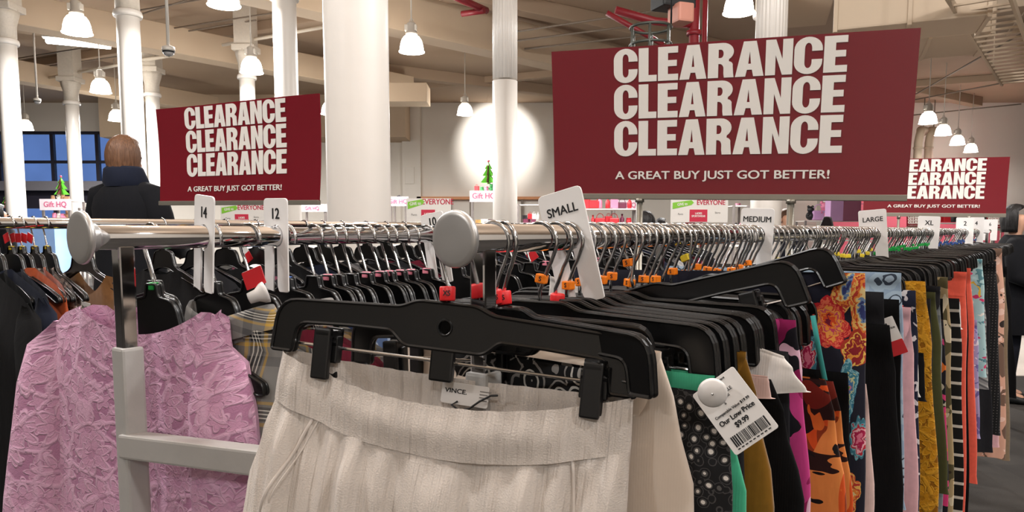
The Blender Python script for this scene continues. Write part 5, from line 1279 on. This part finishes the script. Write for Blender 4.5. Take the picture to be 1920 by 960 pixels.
def felt_tree(label, u, v0, v1, Y, standz=None):
    a, b = P(u, v0, Y), P(u, v1, Y); h = a.z-b.z; e = empty('felt_tree', (b.x, Y, b.z), R(20), label, 'decoration')
    pr = [(0, .95), (.17, .66), (.08, .66), (.27, .36), (.12, .36), (.36, .06), (.06, .06), (.06, 0)]
    out = [(x*h, z*h) for x, z in pr]+[(-x*h, z*h) for x, z in pr[::-1][:-1]]
    for k in range(3):
        me = stand(curve_me([out], .012)); me.transform(Matrix.Rotation(k*PI/3, 4, 'Z')); link('tree_panel', me, M_TREE if k != 1 else M_TREED, e)
    bm = bmesh.new(); bmesh.ops.create_uvsphere(bm, u_segments=16, v_segments=10, radius=.055*h, matrix=Matrix.Translation((0, 0, h))); link('bauble', bm_me(bm), M_BAUB, e, True)
def gondola(label, u0, u1, vtop, Y, shelves=(.35, .8, 1.2), header=None, depth=.5, head_h=.22):
    a, b = P(u0, vtop, Y), P(u1, vtop, Y); w = b.x-a.x; zt = a.z
    e = empty('display_shelf', ((a.x+b.x)/2, Y, 0), 0, label, 'display shelf')
    bm = bmesh.new()
    for x in (-w/2+.02, w/2-.02):
        for y in (-depth/2, depth/2): box(bm, x-.02, y-.02, 0, x+.02, y+.02, zt, .004)
    link('frame', bm_me(bm), plain('shelf_frame_grey', (128, 120, 116), .5, .3), e)
    for z in shelves: link('shelf', boxme(-w/2, -depth/2, z-.02, w/2, depth/2, z+.01), M_SHELF, e)
    link('shelf', boxme(-w/2, -depth/2, zt-.02, w/2, depth/2, zt), M_SHELF, e)
    if header:
        link('header', boxme(-w/2-.03, -depth/2-.03, zt-head_h, w/2+.03, -depth/2-.015, zt+.02), M_HEAD, e)
        link('lettering', stand(text_me(header, head_h*.75, .01, .9, .002)), M_PINKTXT, e, loc=(0, -depth/2-.034, zt-head_h*.45))
    return e, w, zt, depth
GOODS = {}
def good(kind, mat, loc, sc, label, group):
    key = kind
    if key not in GOODS:
        bm = bmesh.new()
        if kind == 'bottle': lathe(bm, [(.05, 0), (.055, .01), (.055, .16), (.03, .2), (.022, .21), (.022, .25), (.026, .25), (.026, .28)], 14)
        elif kind == 'jar': lathe(bm, [(.07, 0), (.08, .02), (.08, .14), (.065, .17), (.07, .175), (.07, .2)], 14)
        elif kind == 'gift_box': box(bm, -.1, -.08, 0, .1, .08, .15, .006); box(bm, -.104, -.084, .12, .104, .084, .155, .004); box(bm, -.012, -.086, 0, .012, .086, .158, .002)
        elif kind == 'gift_bag':
            box(bm, -.09, -.045, 0, .09, .045, .22, .006)
            for y in (-.045, .045): tube(bm, [(-.04, y, .215), (-.035, y, .27), (0, y, .29), (.035, y, .27), (.04, y, .215)], .005, 6)
        elif kind == 'plush_toy':
            for c, r in (((0, 0, .09), .09), ((0, -.01, .22), .07), ((-.05, 0, .28), .028), ((.05, 0, .28), .028), ((-.08, -.04, .12), .035), ((.08, -.04, .12), .035)): bmesh.ops.create_uvsphere(bm, u_segments=14, v_segments=10, radius=r, matrix=Matrix.Translation(c))
        elif kind == 'handbag':
            box(bm, -.13, -.06, 0, .13, .06, .18, .03); tube(bm, [(-.09*math.cos(t), 0, .17+.12*math.sin(t)) for t in [k*PI/12 for k in range(13)]], .009, 8)
        GOODS[key] = bm_me(bm)
    me = GOODS[key].copy(); o = link(kind, me, mat, None, kind in ('plush_toy',)); o.location = loc; o.scale = (sc, sc, sc); o.rotation_euler = (0, 0, random.uniform(-.3, .3))
    prop(o, label, kind.replace('_', ' '), group); return o
PAL = dict(red=plain('red_goods', (190, 34, 44), .4), pink=plain('pink_goods', (226, 130, 160), .5), plum=plain('plum_goods', (104, 34, 62), .5), white=plain('white_goods', (226, 220, 214), .5), black=plain('black_goods', (28, 26, 28), .5), gold=plain('gold_goods', (206, 160, 90), .5), lilac=plain('lilac_goods', (206, 160, 206), .5), green=plain('green_goods', (60, 150, 80), .5), brown=plain('brown_goods', (150, 110, 80), .6), blue=plain('pale_blue_goods', (140, 170, 210), .6))
def fill(e, w, zs, depth, where, kinds, cols, n, seed, sc=(.9, 1.2)):
    rr = random.Random(seed); o = e.location
    for z in zs:
        for i in range(n):
            c = rr.choice(cols); k = rr.choice(kinds); x = -w/2+.1+(w-.2)*(i+.5)/n+rr.uniform(-.02, .02)
            good(k, PAL[c], (o.x+x, o.y-depth/2+.12+rr.uniform(0, .05), z+.012), rr.uniform(*sc)*min(1.2, (w-.2)/n/.2), f'{c} {k.replace("_", " ")} on the {where}', f'{c} {k.replace("_", " ")}s on the {where}')
random.seed(3)
g = gondola('display shelf with a header and a felt tree on top, beside the fluted column', 884, 932, 360, 19, (.5, 1.0, 1.35), 'Gift HQ', .5, .26)
fill(g[0], g[1], (1.0, 1.35), g[3], 'display shelf beside the fluted column', ('gift_box', 'jar'), ('white', 'gold', 'plum'), 3, 1); fill(g[0], g[1], (g[2]-.01,), g[3], 'top of the display shelf beside the fluted column', ('gift_bag', 'jar', 'plush_toy'), ('red', 'pink', 'green', 'white'), 4, 2)
felt_tree('green striped felt tree with a pink bauble beside the fluted column', 916, 302, 345, 18.9)
g = gondola('display shelf with header at the left, below the nearest small felt tree', 93, 145, 376, 15, (.5, 1.0, 1.45), 'Gift HQ', .5, .2)
fill(g[0], g[1], (1.45, g[2]), g[3], 'display shelf below the left felt trees', ('gift_box', 'plush_toy', 'jar'), ('white', 'pink', 'red', 'brown'), 4, 3)
felt_tree('green felt tree with a pink bauble on the shelf left of the slim column', 116, 331, 367, 14.9)
g = gondola('narrow display shelf right of the slim left column', 157, 196, 390, 16, (.5, 1.0), None, .4); fill(g[0], g[1], (g[2],), g[3], 'narrow shelf right of the slim left column', ('gift_box',), ('white', 'brown'), 2, 4)
felt_tree('smaller green felt tree right of the slim left column', 174, 355, 382, 15.9)
felt_tree('green felt tree half hidden by the leftmost column', 14, 362, 392, 15.5)
e = empty('shop_counter', P(80, 402, 11.5), 0, 'pale blue counter box at the left behind the leftmost column', 'counter'); e.location.z = 0
link('carcass', boxme(-.35, -.3, 0, .35, .3, 1.30), plain('pale_blue_counter', (138, 172, 222), .5), e); link('top', boxme(-.38, -.33, 1.30, .38, .33, 1.36, bev=.01), plain('blue_counter_top', (120, 156, 214), .4), e)
g = gondola('display shelf left of the size 10 divider with a small pink header', 734, 766, 372, 13, (.5, .95, 1.3), 'Gift HQ', .4, .14); fill(g[0], g[1], (1.3, g[2]), g[3], 'display shelf left of the size 10 divider', ('jar', 'gift_bag', 'bottle'), ('black', 'red', 'white'), 3, 5)
g = gondola('display shelf seen right of the size 12 divider', 566, 618, 386, 12, (.5, .95, 1.25), 'Gift HQ', .4, .1); fill(g[0], g[1], (1.25,), g[3], 'display shelf right of the size 12 divider', ('gift_box', 'handbag'), ('black', 'green', 'plum', 'pink'), 4, 6)
g = gondola('wide display shelf with red goods behind the small divider', 1080, 1196, 392, 14, (.5, .95, 1.3), None, .5); fill(g[0], g[1], (1.3, g[2]), g[3], 'wide display shelf behind the small divider', ('gift_bag', 'jar', 'bottle', 'handbag'), ('red', 'plum', 'pink', 'black', 'red'), 7, 7)
g = gondola('tall display shelf with a Gift HQ header right of the small divider', 1148, 1192, 378, 17, (.6, 1.2), 'Gift HQ', .5, .2)
g = gondola('display shelf with plum packs right of the fluted column', 970, 1022, 384, 15, (.5, .95, 1.35), None, .5); fill(g[0], g[1], (1.35, g[2]-.3), g[3], 'display shelf right of the fluted column', ('gift_bag', 'gift_box', 'bottle'), ('plum', 'plum', 'red', 'white', 'black'), 4, 8)
g = gondola('display shelf with plum and dark goods left of the medium divider', 1366, 1396, 386, 13, (.5, .95, 1.3), None, .5); fill(g[0], g[1], (1.3, g[2]), g[3], 'display shelf left of the medium divider', ('gift_box', 'handbag'), ('plum', 'black', 'pink'), 3, 9)
g = gondola('display shelf of toys and bags in front of the pink wall panel', 1500, 1640, 414, 16, (.5, 1.0), None, .5); fill(g[0], g[1], (g[2],), g[3], 'display shelf in front of the pink wall', ('plush_toy', 'gift_bag', 'handbag', 'gift_box'), ('white', 'lilac', 'pink', 'lilac', 'black', 'brown'), 9, 10, (1.2, 1.7))
for i, (u, c) in enumerate(((1545, 'lilac'), (1575, 'plum'))):
    p = P(u, 414, 15.8); good('gift_bag', PAL[c], (p.x, p.y-.5, 1.40), 1.9, f'large {c} gift bag under the largest clearance sign', None)
e = empty('shelf_stool', (p.x, p.y-.5, 0)); bpy.data.objects.remove(e)
g = gondola('low display shelf with red bags under the smaller right clearance sign', 1740, 1850, 418, 14, (.5, .95), None, .5); fill(g[0], g[1], (g[2],), g[3], 'low shelf under the smaller right clearance sign', ('handbag', 'gift_bag', 'jar'), ('red', 'black', 'white', 'red'), 7, 12, (1.1, 1.4))
# black sandal-like clip hanger lying across the right rail hooks
p = P(1545, 425, 2.3)
e = empty('clip_hanger', p, R(-30), 'black plastic hanger end sticking up beyond the right rail, left of the large divider', 'clothes hanger')
link('bar', stand(curve_me([fillet([(-.06, -.10), (-.035, -.07), (.0, .032), (.02, .03), (.05, -.09), (.022, -.09), (.006, -.02), (-.018, -.09)], .006)], .012, .003)), M_BLACK, e)
